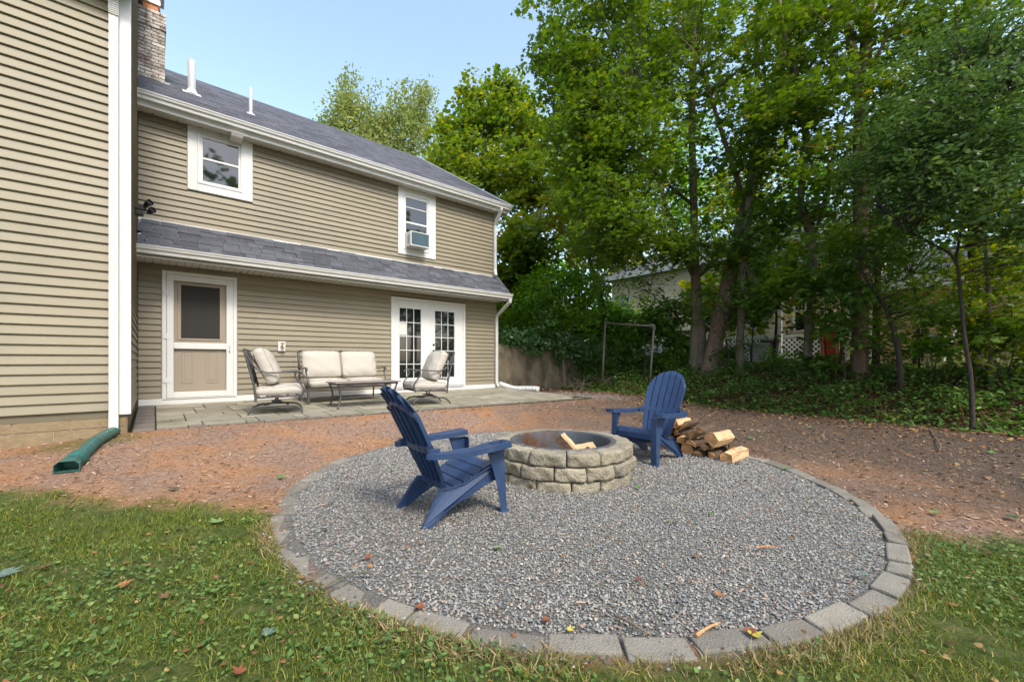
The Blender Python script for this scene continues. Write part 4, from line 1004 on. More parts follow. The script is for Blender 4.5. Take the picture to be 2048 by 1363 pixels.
def copy_tree(o, parent=None):
    c_ = o.copy(); S.collection.objects.link(c_); c_.parent = parent
    for ch_ in list(o.children): copy_tree(ch_, c_)
    return c_
A1 = adirondack(); A1.scale = (.85, .85, .975); A1.location = (1.600, 2.60, float(ground(1.70, 2.67))); A1.rotation_euler[2] = math.radians(-4)
tag(A1, 'navy resin adirondack chair seen from behind, nearest the camera left of the fire pit', 'chair', 'adirondack chairs by the fire pit')
A2 = copy_tree(A1); A2.scale = (.86, .84, 1.02); A2.location = (4.175, 2.545, float(ground(4.0, 2.50))); A2.rotation_euler[2] = math.radians(180-1)
A2['label'] = 'navy resin adirondack chair facing the camera, between fire pit and firewood'

# ------------------------------------------------------------------ patio furniture
def cushion(w, d, h, name, parent, puff=.028, seed=0, loc=(0, 0, 0), rot=(0, 0, 0)):
    """soft box centred on its base: w along y, d along x, h up; rumpled and puffed, with piping"""
    q = random.Random(seed); nx2, ny2, nz2 = 12, 12, 5; vs = {}; out = []; fs = []; ph = [q.uniform(0, 6) for _ in range(6)]
    def vid(i, j, k):
        if (i, j, k) in vs: return vs[(i, j, k)]
        u, v, t = i/nx2*2-1, j/ny2*2-1, k/nz2*2-1
        ru, rv = 1-.045*abs(v)**6*1-.02*t*t, 1-.045*abs(u)**6-.02*t*t
        x, y = u*d/2*ru, v*w/2*rv
        pf = (1-u**4)*(1-v**4); z = t*h/2*(.74+.26*pf)+(puff*pf*(1 if t > 0 else -.3) if abs(t) == 1 else 0)
        wr = .006*math.sin(u*7+ph[0]+v*3)*math.cos(v*9+ph[1])+.004*math.sin(u*17+v*13+ph[2])
        edge = max(abs(u), abs(v)); z += wr*(.5+edge*.8)*(1 if t > 0 else .3)
        if abs(u) == 1: x += .007*math.sin(v*19+ph[3])*(1 if u > 0 else -1)*(1-abs(t)*.6)+.012*(1-t*t)*(1 if u > 0 else -1)
        if abs(v) == 1: y += .007*math.sin(u*21+ph[4])*(1 if v > 0 else -1)*(1-abs(t)*.6)+.012*(1-t*t)*(1 if v > 0 else -1)
        vs[(i, j, k)] = len(out); out.append((x, y, z+h/2)); return vs[(i, j, k)]
    def grid(f, a, b2):
        for p in range(a):
            for s in range(b2): fs.append((f(p, s), f(p+1, s), f(p+1, s+1), f(p, s+1)))
    grid(lambda p, s: vid(p, s, 0), nx2, ny2); grid(lambda p, s: vid(p, s, nz2), nx2, ny2)
    grid(lambda p, s: vid(p, 0, s), nx2, nz2); grid(lambda p, s: vid(p, ny2, s), nx2, nz2)
    grid(lambda p, s: vid(0, p, s), ny2, nz2); grid(lambda p, s: vid(nx2, p, s), ny2, nz2)
    o = MB().add(out, fs).build(name, 'cushion', parent, smooth=True, recalc=True); o.location = loc; o.rotation_euler = rot
    q_ = o.modifiers.new('s', 'SUBSURF'); q_.levels = 1; q_.render_levels = 1
    for k in (0, nz2):
        loop = [vid(i, 0, k) for i in range(nx2)]+[vid(nx2, j, k) for j in range(ny2)]+[vid(i, ny2, k) for i in range(nx2, 0, -1)]+[vid(0, j, k) for j in range(ny2, 0, -1)]
        pp = [Vector(out[i]) for i in loop]; pp.append(pp[0]); MB().tube(pp, .0045, 5, cap=False).build('piping', 'piping', o)
    return o
def lattice_back(parent, w, zlo, zhi, xlo, xhi, n=5):
    """curved metal straps between the back posts"""
    def pt(u, v): return Vector((xlo+(xhi-xlo)*v, u*w/2*(1+.06*v), zlo+(zhi-zlo)*v))
    for k in range(n):
        for s in (-1, 1):
            c0 = -1+2*(k+.5)/n; pts = [pt(max(-1, min(1, c0+s*(.9/n)*math.sin(v*math.pi*2.0))), v) for v in [i/12 for i in range(13)]]
            MB().tube(pts, .0055, 5).build('lattice_strap', 'iron', parent)
def arm_path(s, w, reach, zb, zf):
    y = s*w/2
    return spline([(-.36, y, .92), (-.31, y, .80), (-.22, y+s*.01, .66), (-.08, y+s*.02, .605), (.12, y+s*.025, .615), (reach-.05, y+s*.025, .625), (reach+.01, y+s*.02, .605), (reach+.02, y+s*.02, .575)], 5)
def club_frame(root, w, rocker=True):
    for s in (-1, 1):
        MB().tube(arm_path(s, w, .30, 0, 0), .0145, 8, .8).build('arm', 'iron', root, smooth=True)
        MB().tube(spline([(.255, s*(w/2+.02), .62), (.235, s*(w/2+.015), .55), (.285, s*(w/2+.01), .46), (.345, s*(w/2+.005), .36), (.315, s*w/2, .24)], 6), .0145, 8, .8).build('arm_support', 'iron', root, smooth=True)
        MB().tube([(-.37, s*w/2, .935), (-.255, s*w/2, .43), (-.235, s*w/2, .20)], .015, 8).build('back_post', 'iron', root)
        MB().tube([(-.24, s*w/2, .245), (.33, s*w/2, .265)], .014, 6).build('seat_rail', 'iron', root)
    m_ = MB(); m_.tube([(-.37, -w/2, .935), (-.385, -w/4, .942), (-.39, 0, .945), (-.385, w/4, .942), (-.37, w/2, .935)], .014, 8); m_.build('back_rail', 'iron', root)
    MB().tube([(-.265, -w/2, .44), (-.265, w/2, .44)], .011, 6).build('back_rail', 'iron', root)
    m_ = MB(); m_.tube([(-.24, -w/2, .245), (-.24, w/2, .245)], .012, 6); m_.tube([(.325, -w/2, .262), (.325, w/2, .262)], .012, 6)
    for k in range(5): m_.box(-.235+k*.12, -.20+k*.12, -w/2, w/2, .262, .266)
    m_.build('seat_frame', 'iron', root)
def rocker(seed):
    root = empty('rocking_club_chair'); w = .65
    club_frame(root, w); lattice_back(root, w-.02, .45, .93, -.268, -.372)
    for s in (-1, 1):
        MB().tube(spline([(-.33, s*.245, .0), (-.30, s*.245, .045), (-.22, s*.245, .105), (-.08, s*.245, .115), (.12, s*.245, .115), (.24, s*.245, .105), (.31, s*.245, .06), (.325, s*.245, .0)], 5), .014, 8, 1.0).build('leg', 'iron', root, smooth=True)
    m_ = MB(); m_.box(-.16, -.12, -.245, .245, .105, .119); m_.box(.12, .16, -.245, .245, .105, .119); m_.build('base_crossbar', 'iron', root)
    m_ = MB(); m_.tube([(-.14, -.10, .12), (-.03, -.10, .15), (.0, -.1, .225)], .012, 6); m_.tube([(.14, .10, .12), (.03, .10, .15), (.0, .1, .225)], .012, 6); m_.box(-.06, .06, -.12, .12, .16, .175); m_.box(-.08, .08, -.14, .14, .225, .24); m_.build('rocker_spring', 'iron', root)
    cushion(w-.05, .60, .145, 'seat_cushion', root, .022, seed, (.055, 0, .268), (0, math.radians(-2), 0))
    cushion(w-.05, .54, .17, 'back_cushion', root, .055, seed+1, (-.20, 0, .665), (0, math.radians(68), 0))
    return root
def on_patio(x, y): return (x, y, patio_z(x, y)+.002)
r1 = rocker(3); r1.scale = (1.06, 1.0, 1.0); r1.location = on_patio(1.42, 7.18); r1.rotation_euler[2] = math.radians(-13)
tag(r1, 'cushioned metal rocking chair facing right, beside the screen door', 'chair', 'rocking club chairs on the patio')
r2 = copy_tree(r1); r2.location = on_patio(3.86, 6.93); r2.rotation_euler[2] = math.radians(170)
r2['label'] = 'cushioned metal rocking chair facing left, in front of the french doors'
lv = empty('loveseat', 'two seat metal framed loveseat with pale cushions against the siding', 'loveseat'); w = 1.40
club_frame(lv, w)
MB().tube([(-.28, 0, .27), (.33, 0, .265)], .012, 6).build('seat_rail', 'iron', lv)
lattice_back(lv, w-.03, .45, .93, -.268, -.372, 9)
for s in (-1, 1):
    MB().tube(spline([(.315, s*w/2, .26), (.325, s*w/2, .15), (.345, s*w/2, 0)], 4), [.020]*8+[.016], 8).build('leg', 'iron', lv)
    MB().tube([(-.235, s*w/2, .25), (-.27, s*w/2, 0)], .016, 8).build('leg', 'iron', lv)
    cushion(w/2-.03, .60, .145, 'seat_cushion', lv, .02, 20+s, (.055, s*(w/4-.005), .268), (0, math.radians(-2), 0))
    cushion(w/2-.03, .50, .15, 'back_cushion', lv, .042, 30+s, (-.215, s*(w/4-.002), .665), (0, math.radians(74), 0))
lv.location = on_patio(2.75, 8.20); lv.rotation_euler[2] = math.radians(-90)
ct = empty('coffee_table', 'low rectangular metal coffee table with curved legs in front of the loveseat', 'table')
tw, td = 1.13, .55
MB().box(-tw/2, tw/2, -td/2, td/2, .405, .425).build('tabletop', 'tabletop', ct, bevel=.006)
frame_mb(-tw/2+.03, tw/2-.03, -td/2+.03, td/2-.03, .02, 0, .0)
m_ = MB(); m_.box(-tw/2+.05, tw/2-.05, -td/2+.05, -td/2+.07, .375, .404); m_.box(-tw/2+.05, tw/2-.05, td/2-.07, td/2-.05, .375, .404); m_.box(-tw/2+.05, -tw/2+.07, -td/2+.07, td/2-.07, .375, .404); m_.box(tw/2-.07, tw/2-.05, -td/2+.07, td/2-.07, .375, .404); m_.build('apron', 'iron', ct)
for sx_ in (-1, 1):
    for sy_ in (-1, 1):
        a, b2 = sx_*(tw/2-.05), sy_*(td/2-.05)
        MB().tube(spline([(a, b2, .40), (a-sx_*.035, b2-sy_*.02, .30), (a-sx_*.05, b2-sy_*.03, .18), (a-sx_*.03, b2-sy_*.015, .07), (a+sx_*.005, b2+sy_*.005, .0)], 4), .0155, 8).build('leg', 'iron', ct, smooth=True)
for s in (-1, 1): MB().tube([(-tw/2+.10, s*(td/2-.08), .17), (tw/2-.10, s*(td/2-.08), .17)], .009, 6).build('stretcher', 'iron', ct)
ct.location = on_patio(2.78, 7.22)

# ------------------------------------------------------------------ retaining wall, pipe frame
rw = MB(); nxs = 24
tops = [(7.18+i*(11.2-7.18)/nxs) for i in range(nxs+1)]
vs = []
for i, x in enumerate(tops):
    t_ = 1.60-.012*i*.6+.008*math.sin(i*1.7)-.25*max(0, (x-10.6)); y0 = 9.16+.006*math.sin(i*2.1); vs += [(x, y0, -.1), (x, y0-.0, t_), (x, 9.42, t_-.01), (x, 9.42, -.1)]
rw.add(vs, [(i*4+k, i*4+4+k, i*4+4+(k+1) % 4, i*4+(k+1) % 4) for i in range(nxs) for k in range(4)]+[(0, 1, 2, 3), tuple(range(nxs*4, nxs*4+4))])
o = rw.build('retaining_wall', 'concrete', None, recalc=True); tag(o, 'stained brown concrete retaining wall running on from the house corner', 'wall')
def on_x(px, py, X): r = ray(px, py); t = X/r[0]; return (X, r[1]*t, EYE+r[2]*t)
pf = empty('pipe_frame', 'grey metal pipe frame standing at the edge of the undergrowth', 'frame')
pa_, pb_ = P(1203, 768, 12.4), P(1298, 768, 11.6); ta, tb = P(1210.5, 646, 12.4), P(1308, 652, 11.6)
za, zb3 = float(ground(pa_[0], pa_[1])), float(ground(pb_[0], pb_[1]))
MB().tube([(pa_[0], pa_[1], za-.2), ta], .029, 10).build('post', 'steel', pf, smooth=True)
MB().tube([(pb_[0], pb_[1], zb3-.2), tb], .029, 10).build('post', 'steel', pf, smooth=True)
MB().tube([ta, tb], .028, 10).build('crossbar', 'steel', pf, smooth=True)
for t_, q_ in ((ta, tb), (tb, ta)):
    d_ = (Vector(q_)-Vector(t_)).normalized(); MB().tube([Vector(t_)-Vector((0, 0, .12)), Vector(t_)+Vector((0, 0, .02)), Vector(t_)+d_*.03+Vector((0, 0, .03)), Vector(t_)+d_*.12], .038, 10).build('elbow', 'steel', pf)

# ------------------------------------------------------------------ neighbour's house
NX = 18.0
nh = empty('house', 'cream sided house behind the trees with white lattice skirting', 'house')
def nboards(y0, y1, z0, z1, e, m, parent, stuff=False):
    if stuff:
        mb_ = MB(); z = z0
        while z < z1: mb_.add([(NX-.001, y0, z+e), (NX-.018, y0, z), (NX, y0, z), (NX-.001, y1, z+e), (NX-.018, y1, z), (NX, y1, z)], [(0, 1, 4, 3), (1, 2, 5, 4), (0, 2, 1), (3, 4, 5)]); z += e
        o = mb_.build('siding_board', m, parent); tag(o, kind='stuff'); return
    z = z0
    while z < z1:
        MB().add([(NX-.001, y0, z+e), (NX-.022, y0, z), (NX, y0, z), (NX-.001, y1, z+e), (NX-.022, y1, z), (NX, y1, z)], [(0, 1, 4, 3), (1, 2, 5, 4), (0, 2, 1), (3, 4, 5)]).build('siding_board', m, parent); z += e
yL = on_x(1224, 722, NX)[1]; yM = on_x(1752, 722, NX)[1]; yG = on_x(1440, 722, NX)[1]
w_ = MB().box(NX, NX+8, yM, yL, .9, 5.3).build('wall', 'cream', nh)
nboards(yG, yL, 2.02, 5.3, .255, 'cream', w_); nboards(yM, yG, 2.02, 4.55, .2, 'cream', w_)
w2_ = tag(MB().box(NX, NX+7, -9, yM, .7, 3.5).build('wall', 'tan', nh), 'tan wall of the lower wing'); nboards(-9, yM-.02, .98, 3.45, .10, 'tan', w2_, True)
MB().prism([(NX-.35, 3.50), (NX+3.5, 5.2), (NX+7.3, 3.5), (NX+7.3, 3.42), (NX-.35, 3.36)], 'y', -9.3, yM+.1).build('roof', 'shingle', nh)
MB().box(NX-.38, NX-.352, -9.3, yM+.1, 3.34, 3.60).build('fascia', 'white', nh); MB().box(NX-.35, NX-.01, -9.3, yM+.1, 3.33, 3.35).build('soffit', 'white', nh)
MB().prism([(NX-.4, 5.35), (NX+4, 7.3), (NX+8.4, 5.35), (NX+8.4, 5.25), (NX-.4, 5.22)], 'y', yM-.3, yL+.3).build('roof', 'shingle', nh)
MB().box(NX-.42, NX-.402, yM-.3, yL+.3, 5.20, 5.45).build('fascia', 'white', nh)
MB().box(NX-.30, NX-.02, yM-.1, yG-.4, 4.55, 4.75).build('porch_fascia', 'white', nh)
for py_ in (1445, 1560, 1700):
    y = on_x(py_, 722, NX-.25)[1]; MB().box(NX-.30, NX-.18, y-.06, y+.06, 1.1, 4.55).build('porch_post', 'white', nh)
MB().box(NX-.06, NX-.001, yM, yG+1.2, 1.99, 2.12).build('porch_rim', 'white', nh)
MB().box(NX-.01, NX+.2, yM, yG+2.5, .9, 1.98).build('crawl_space', 'darkroom', nh)
def lattice(y0, y1, z0, z1):
    mb_ = MB(); h = z1-z0; st = .17; y = y0-h
    while y < y1:
        for s in (1, -1):
            a0 = [y, z0] if s > 0 else [y+h, z0]; a1 = [y+h, z1] if s > 0 else [y, z1]
            # clip to the panel
            def clip(p, q_):
                if p[0] < y0: t = (y0-p[0])/(q_[0]-p[0]) if q_[0] != p[0] else 2; p = [y0, p[1]+(q_[1]-p[1])*t] if 0 <= t <= 1 else None
                if p and p[0] > y1: t = (y1-p[0])/(q_[0]-p[0]) if q_[0] != p[0] else 2; p = [y1, p[1]+(q_[1]-p[1])*t] if 0 <= t <= 1 else None
                return p
            p, q2 = clip(a0, a1), clip(a1, a0)
            if p and q2 and abs(p[0]-q2[0]) > .02:
                d = Vector((0, q2[0]-p[0], q2[1]-p[1])); ln = d.length; d.normalize(); nrm = Vector((0, -d.z, d.y))
                mb_.slab(Vector((NX-.06-(.008 if s > 0 else 0), p[0], p[1]))-nrm*.024, d, nrm, (-1, 0, 0), ln, .048, .007)
        y += st
    return mb_
ys = [on_x(p_, 722, NX)[1] for p_ in (1440, 1500, 1560, 1610, 1660, 1745)]
for a, b2 in zip(ys[1:], ys[:-1]):
    q_ = lattice(a+.03, b2-.03, 1.16, 1.96).build('lattice_panel', 'lattice', nh)
    frame_mb(0, 1, 0, 1, .1, 0, 1)
    m_ = MB(); m_.box(NX-.085, NX-.045, a-.03, a+.03, 1.08, 1.985); m_.box(NX-.085, NX-.045, a+.03, b2-.03, 1.11, 1.16); m_.build('lattice_frame', 'lattice', nh)
def nwindow(pxa, pxb, pya, pyb):
    y0, y1 = on_x(pxb, 722, NX)[1], on_x(pxa, 722, NX)[1]; z1, z0 = on_x(pxa, pya, NX)[2], on_x(pxa, pyb, NX)[2]
    w_ = MB().box(NX-.035, NX-.02, y0, y1, z0, z1).build('window', 'glass', nh)
    m_ = MB(); f = .07; m_.box(NX-.07, NX-.036, y0-f, y0+.02, z0-f, z1+f); m_.box(NX-.07, NX-.036, y1-.02, y1+f, z0-f, z1+f); m_.box(NX-.07, NX-.036, y0, y1, z0-f, z0); m_.box(NX-.07, NX-.036, y0, y1, z1, z1+f); m_.box(NX-.07, NX-.036, y0, y1, (z0+z1)/2-.03, (z0+z1)/2+.03)
    for k in (1, 2): m_.box(NX-.055, NX-.036, y0+(y1-y0)*k/3-.01, y0+(y1-y0)*k/3+.01, (z0+z1)/2, z1)
    m_.box(NX-.05, NX-.036, y0, y1, z0+(z1-z0)*.75-.01, z0+(z1-z0)*.75+.01)
    m_.build('frame', 'white', w_)
nwindow(1243, 1259, 597, 636); nwindow(1500, 1528, 575, 655); nwindow(1590, 1612, 585, 660)
fh = empty('house', 'pale blue house glimpsed far behind the shrubs at the house corner', 'house')
c_ = P(1012, 640, 34)
MB().box(c_[0]-3, c_[0]+4, c_[1]-3, c_[1]+4, .9, 6.5).build('wall', 'lattice', fh)
MB().prism([(c_[1]-3.4, 6.5), (c_[1]+.5, 9), (c_[1]+4.4, 6.5)], 'x', c_[0]-3.4, c_[0]+4.4).build('roof', 'shingle', fh)
for k in range(3): MB().box(c_[0]-3.03, c_[0]-3.005, c_[1]-2.2+k*2, c_[1]-1.4+k*2, 3.2, 4.7).build('window', 'glass', fh)
for k in range(3): MB().box(c_[0]-2.2+k*2, c_[0]-1.4+k*2, c_[1]-3.03, c_[1]-3.005, 3.2, 4.7).build('window', 'glass', fh)

# things in the neighbour's yard
def binn(px, Z, h, label, body, lid, rz):
    x, y, z = GZ(px, Z); e = empty('trash_bin', label, 'trash bin', (x, y, z), rz)
    m_ = MB(); vs = []
    for zz, s in ((0, .22), (h*.9, .29)): vs += [(-s, -s, zz), (s, -s, zz), (s, s, zz), (-s, s, zz)]
    m_.add(vs, [(0, 1, 2, 3), (4, 5, 6, 7)]+[(k, (k+1) % 4, 4+(k+1) % 4, 4+k) for k in range(4)]).build('bin', body, e, bevel=.02)
    m_ = MB(); m_.prism([(-.32, h*.9), (.32, h*.9), (.30, h*.97), (0, h*1.02), (-.30, h*.97)], 'y', -.31, .31); m_.build('lid', lid, e, bevel=.01)
    m_ = MB(); m_.tube([(-.33, -.2, h*.88), (-.37, -.2, h*.9), (-.37, .2, h*.9), (-.33, .2, h*.88)], .014, 6); m_.build('handle', lid, e)
binn(1517, 15.2, .66, 'light grey trash bin in front of the white lattice', 'bin', 'bin', .5)
binn(1540, 15.6, .78, 'dark lidded trash bin half hidden behind the light grey one', 'bindark', 'black', .3)
x, y, z = GZ(1668, 13.6); e = empty('toy_slide', 'red and orange play slide leaning by the lattice', 'slide', (x, y, z), math.radians(20))
m_ = MB(); m_.slab((0, .25, 0), (0, -1, .0), Vector((-.35, .1, 1.0)).normalized(), Vector((-1, 0, -.3)).normalized(), .32, 1.05, .05); m_.build('chute', 'red', e, bevel=.01)
m_ = MB(); m_.slab((0.02, .33, 0), (0, -1, .0), Vector((-.35, .1, 1.0)).normalized(), Vector((-1, 0, -.3)).normalized(), .07, 1.15, .11); m_.slab((0.02, -.09, 0), (0, -1, 0), Vector((-.35, .1, 1.0)).normalized(), Vector((-1, 0, -.3)).normalized(), .06, 1.15, .11); m_.build('side', 'orange', e, bevel=.01)
MB().box(-.05, .35, -.3, .5, .0, .04).build('foot', 'red', e)
x, y, z = GZ(1872, 11.8); e = empty('grill', 'black covered grill with grey lid beside the tan wall', 'grill', (x, y, z+.0), math.radians(25))
m_ = MB(); m_.box(-.3, .3, -.22, .22, .38, .58); m_.build('firebox', 'black', e, bevel=.02)
MB().prism([(-.24, .585), (.24, .585), (.22, .68), (.08, .74), (-.08, .74), (-.22, .68)], 'x', -.31, .31).build('lid', 'steel', e, bevel=.01)
for a, b2 in ((-.27, -.2), (.27, -.2), (-.27, .2), (.27, .2)): MB().box(a-.02, a+.02, b2-.02, b2+.02, 0, .38).build('leg', 'black', e)
MB().box(.31, .55, -.2, .2, .55, .575).build('shelf', 'white', e)
x, y, z = GZ(1908, 11.2); e = empty('sawhorse', 'wooden a-frame trestle standing right of the black grill', 'trestle', (x, y, z), math.radians(20))
for s in (-1, 1):
    for t_ in (-.3, .3): MB().tube([(t_, s*.28, 0), (t_*.9, 0, .98)], .028, 4).build('leg', 'sandwood' if s < 0 else 'lattice', e)
MB().box(-.45, .45, -.03, .03, .95, 1.03).build('beam', 'sandwood', e)
# car glimpsed through the shrubs
x, y, z = GZ(1270, 18.3)
car = empty('parked_car', 'pale blue grey car glimpsed through the shrubs behind the pipe frame', 'car', (x, y, z), math.radians(-28))
side = [(-2.1, .35), (-2.15, .75), (-1.9, .95), (-1.2, 1.0), (-.65, 1.42), (.7, 1.45), (1.35, 1.02), (2.0, .92), (2.15, .6), (2.1, .33), (1.75, .3), (1.7, .5), (1.5, .66), (1.25, .66), (1.05, .5), (1.0, .28), (-1.0, .28), (-1.05, .5), (-1.25, .66), (-1.5, .66), (-1.7, .5), (-1.75, .3)]
MB().prism(side, 'y', -.85, .85).build('body', 'carpaint', car, bevel=.03, recalc=True)
for s in (-1, 1):
    MB().prism([(-1.05, 1.02), (-.6, 1.36), (.0, 1.38), (.0, 1.0)], 'y', s*.852, s*.862).build('window', 'glass', car); MB().prism([(.06, 1.0), (.06, 1.38), (.62, 1.38), (1.1, 1.03)], 'y', s*.852, s*.862).build('window', 'glass', car)
    for wx_ in (-1.38, 1.38):
        t_ = MB().lathe([(.0, -.1), (.32, -.1), (.34, 0), (.32, .1), (.22, .11), (.22, .06), (0, .06)], 24).build('wheel', 'rubber', car); t_.rotation_euler = (math.pi/2*(-s), 0, 0); t_.location = (wx_, s*.76, .32)
        m_ = MB()
        for k in range(8): a = k*math.pi/4; m_.tube([(.04*math.cos(a), .04*math.sin(a), .09), (.21*math.cos(a), .21*math.sin(a), .085)], .016, 5)
        m_.lathe([(0, .11), (.05, .10), (.05, .06)], 12); m_.lathe([(.20, .07), (.22, .112), (.235, .1)], 20); m_.build('rim', 'alloy', t_)

# ------------------------------------------------------------------ trees and shrubs
def crown(name, parent, blobs, tpl, size, m, per=30, cr=.42, flat=.35, tilt=.55, seed=0, skel=None, twig=.012, twigmat='trunk', bias=.55, density=1.0, twigs=True, rshift=0):
    g = np.random.default_rng(seed+1000); C = []
    for (c, rh, rv, n_) in blobs:
        n_ = max(1, int(n_*density*1.22))
        d = g.normal(size=(n_, 3)); d /= np.linalg.norm(d, axis=1)[:, None]; rad = g.random(n_)**bias*(.82+.36*g.random(n_))
        C.append(np.array(c)+d*rad[:, None]*np.array([rh, rh, rv]))
    C = np.concatenate(C); nC = len(C)
    k = g.poisson(per, nC); idx = np.repeat(np.arange(nC), k); n_ = len(idx)
    r = np.sqrt(g.random(n_))*cr*(.6+.8*g.random(nC)[idx]); th = g.random(n_)*2*np.pi
    sl = g.normal(0, .35, (nC, 2))[idx]
    off = np.stack([r*np.cos(th), r*np.sin(th), g.normal(0, cr*flat*.5, n_)-r*r*.5], 1); off[:, 2] += off[:, 0]*sl[:, 0]+off[:, 1]*sl[:, 1]
    pos = C[idx]+off
    pos[:, 2] = np.maximum(pos[:, 2], ground(pos[:, 0], pos[:, 1])+.06)
    rnd = np.clip(.42*g.random(nC)[idx]+.58*g.random(n_)+rshift, 0, .999)
    T, fs = tpl
    o = scatter(name, pos, T, fs, size*(.6+.7*g.random(n_)), th+g.normal(0, .7, n_)-np.pi/2, np.abs(g.normal(tilt, .4, n_)), th+g.normal(0, .8, n_), m, rnd, parent)
    tag(o, kind='stuff')
    if twigs and skel is not None and len(skel):
        sk_ = np.array([list(p[:3]) for p in skel]); mb_ = MB()
        for c_ in C[::2] if nC > 120 else C:
            dd = np.linalg.norm(sk_-c_, axis=1)+.6*np.maximum(0, sk_[:, 2]-c_[2]); j = int(dd.argmin()); a = Vector(sk_[j]); b2 = Vector(c_)
            ln = (b2-a).length
            if ln > 4.5: continue
            mid = a.lerp(b2, .5)+Vector(g.normal(0, .05*ln, 3))+Vector((0, 0, .06*ln)); r0 = min(.006+.006*ln, twig*1.6+.006)
            mb_.tube([a, a.lerp(mid, .55), mid, mid.lerp(b2, .6), b2], [r0, r0*.85, r0*.6, r0*.4, r0*.2], 4, cap=False)
        if mb_.v: o2 = mb_.build('branches', twigmat, parent); tag(o2, kind='stuff')
    return o
def limb_pts(path, r0, r1, n=5):
    pts = spline(path, n); k = len(pts); return [(p.x, p.y, p.z, r0+(r1-r0)*i/(k-1)) for i, p in enumerate(pts)]
def trunk_mesh(limbs, m, parent, name='trunk', seed=0, root=True):
    mb_ = MB(); q = random.Random(seed)
    for li, lp in enumerate(limbs):
        rs = []
        for i, p in enumerate(lp):
            r = p[3]*(1+.07*math.sin(i*1.9+seed)); 
            if li == 0 and root and i < 3: r *= 1.45-.18*i
            rs.append(r)
        mb_.tube([p[:3] for p in lp], rs, 12 if lp[0][3] > .07 else 7)
    return mb_.build(name, m, parent, smooth=True)
def tree(label, trunks, blobs, tpl, size, lm, tm='trunk', name='tree', cat='tree', group=None, seed=0, **kw):
    """trunks: list of (path of (px,py,Z) , r0, r1)"""
    paths = []
    for i, (path, r0, r1) in enumerate(trunks):
        pp = [P(*q) for q in path]
        if i == 0 or kw.get('allroot'):
            gz_ = float(ground(pp[0][0], pp[0][1])); pp[0] = (pp[0][0], pp[0][1], gz_-.12)
        paths.append(limb_pts(pp, r0, r1))
    base = paths[0][0]; kw.pop('allroot', None)
    e = empty(name, label, cat, (base[0], base[1], base[2]+.12), group=group); inv = Vector(e.location)
    def rel(p): return (p[0]-inv.x, p[1]-inv.y, p[2]-inv.z, p[3])
    o = trunk_mesh([[p for p in lp] for lp in paths], tm, e, seed=seed); o.location = -inv
    sk_ = [p for lp in paths for p in lp]
    sk2 = [p for p in sk_ if p[2] > base[2]+.25*(max(q[2] for q in sk_)-base[2])] or sk_
    before = len(e.children)
    crown('crown', e, [(P(*b2[0]), b2[1], b2[2], b2[3]) for b2 in blobs], tpl, size, lm, seed=seed, skel=sk2, twigmat=tm, **kw)
    for ch_ in e.children:
        if ch_ is not o: ch_.location = -inv
    return e
GT = 'tall trees along the bank'
tree('tall forked maple left of the leaning trunk, its leafy crown reaching over the yard',
     [([(1386, 738, 12.2), (1391, 650, 12.2), (1391, 560, 12.2), (1388, 430, 12.2), (1384, 250, 12.2), (1388, 60, 12.2), (1384, -140, 12.2)], .15, .07),
      ([(1403, 735, 12.1), (1402, 650, 12.15), (1394, 570, 12.2)], .13, .11),
      ([(1389, 550, 12.2), (1362, 500, 11.9), (1340, 440, 11.6), (1318, 360, 11.4), (1285, 230, 11.2)], .10, .03),
      ([(1386, 410, 12.2), (1352, 382, 11.9), (1300, 335, 11.5), (1240, 260, 11)], .06, .02),
      ([(1393, 555, 12.2), (1430, 522, 12.2), (1492, 452, 12.1)], .07, .03),
      ([(1322, 470, 11.5), (1260, 480, 11.0), (1190, 500, 10.6)], .03, .012)],
     [((1240, 20, 11), 2.6, 2.0, 85), ((1145, 110, 11), 1.0, 1.9, 50), ((1175, 260, 10.8), 1.2, 1.5, 56), ((1240, 300, 10.6), 1.6, 1.5, 55), ((1330, 150, 11.6), 2.0, 2.2, 50),
      ((1250, 470, 10.3), 1.5, .75, 45), ((1360, 480, 11.2), 1.3, .6, 26), ((1400, 60, 12.2), 2.0, 2.2, 30), ((1300, -160, 12), 3.2, 2.2, 60), ((1340, 330, 11.8), 1.3, 1.3, 20), ((1225, 400, 10.6), 1.3, 1.0, 44), ((1175, 350, 11.2), .9, 1.0, 30), ((1230, 180, 11), 1.8, 1.6, 50)],
     M8, .115, 'leaf_mid', group=GT, seed=1, per=60, cr=.5)
tree('thick reddish trunk leaning right, tallest of the bank trees',
     [([(1418, 748, 11.7), (1435, 660, 11.7), (1458, 560, 11.7), (1480, 460, 11.8), (1508, 350, 11.9), (1545, 200, 12), (1572, 60, 12.1), (1590, -120, 12.2)], .23, .10),
      ([(1492, 410, 11.8), (1455, 300, 11.6), (1420, 190, 11.4), (1392, 110, 11.2), (1340, 60, 11)], .075, .02),
      ([(1545, 200, 12), (1600, 100, 11.5), (1640, -20, 11.3)], .06, .02)],
     [((1480, 120, 11.5), 2.0, 2.0, 50), ((1560, -60, 12), 2.6, 1.8, 60), ((1500, 330, 11.3), 1.5, 1.0, 34), ((1450, 500, 11.2), 1.2, .5, 18)],
     M8, .13, 'leaf_mid', 'trunk_red', group=GT, seed=2, per=40, cr=.48)
tree('slim straight mossy trunk just right of the thick leaning one',
     [([(1478, 740, 11.1), (1482, 640, 11.1), (1490, 500, 11.1), (1498, 380, 11.1), (1512, 200, 11.2), (1520, -60, 11.2)], .105, .05)],
     [((1530, 440, 10.6), 1.2, .8, 26), ((1540, 250, 10.6), 1.3, 1.3, 26), ((1510, 600, 10.9), .9, .5, 14)],
     M8, .12, 'leaf_deep', group=GT, seed=3, per=38, cr=.42)
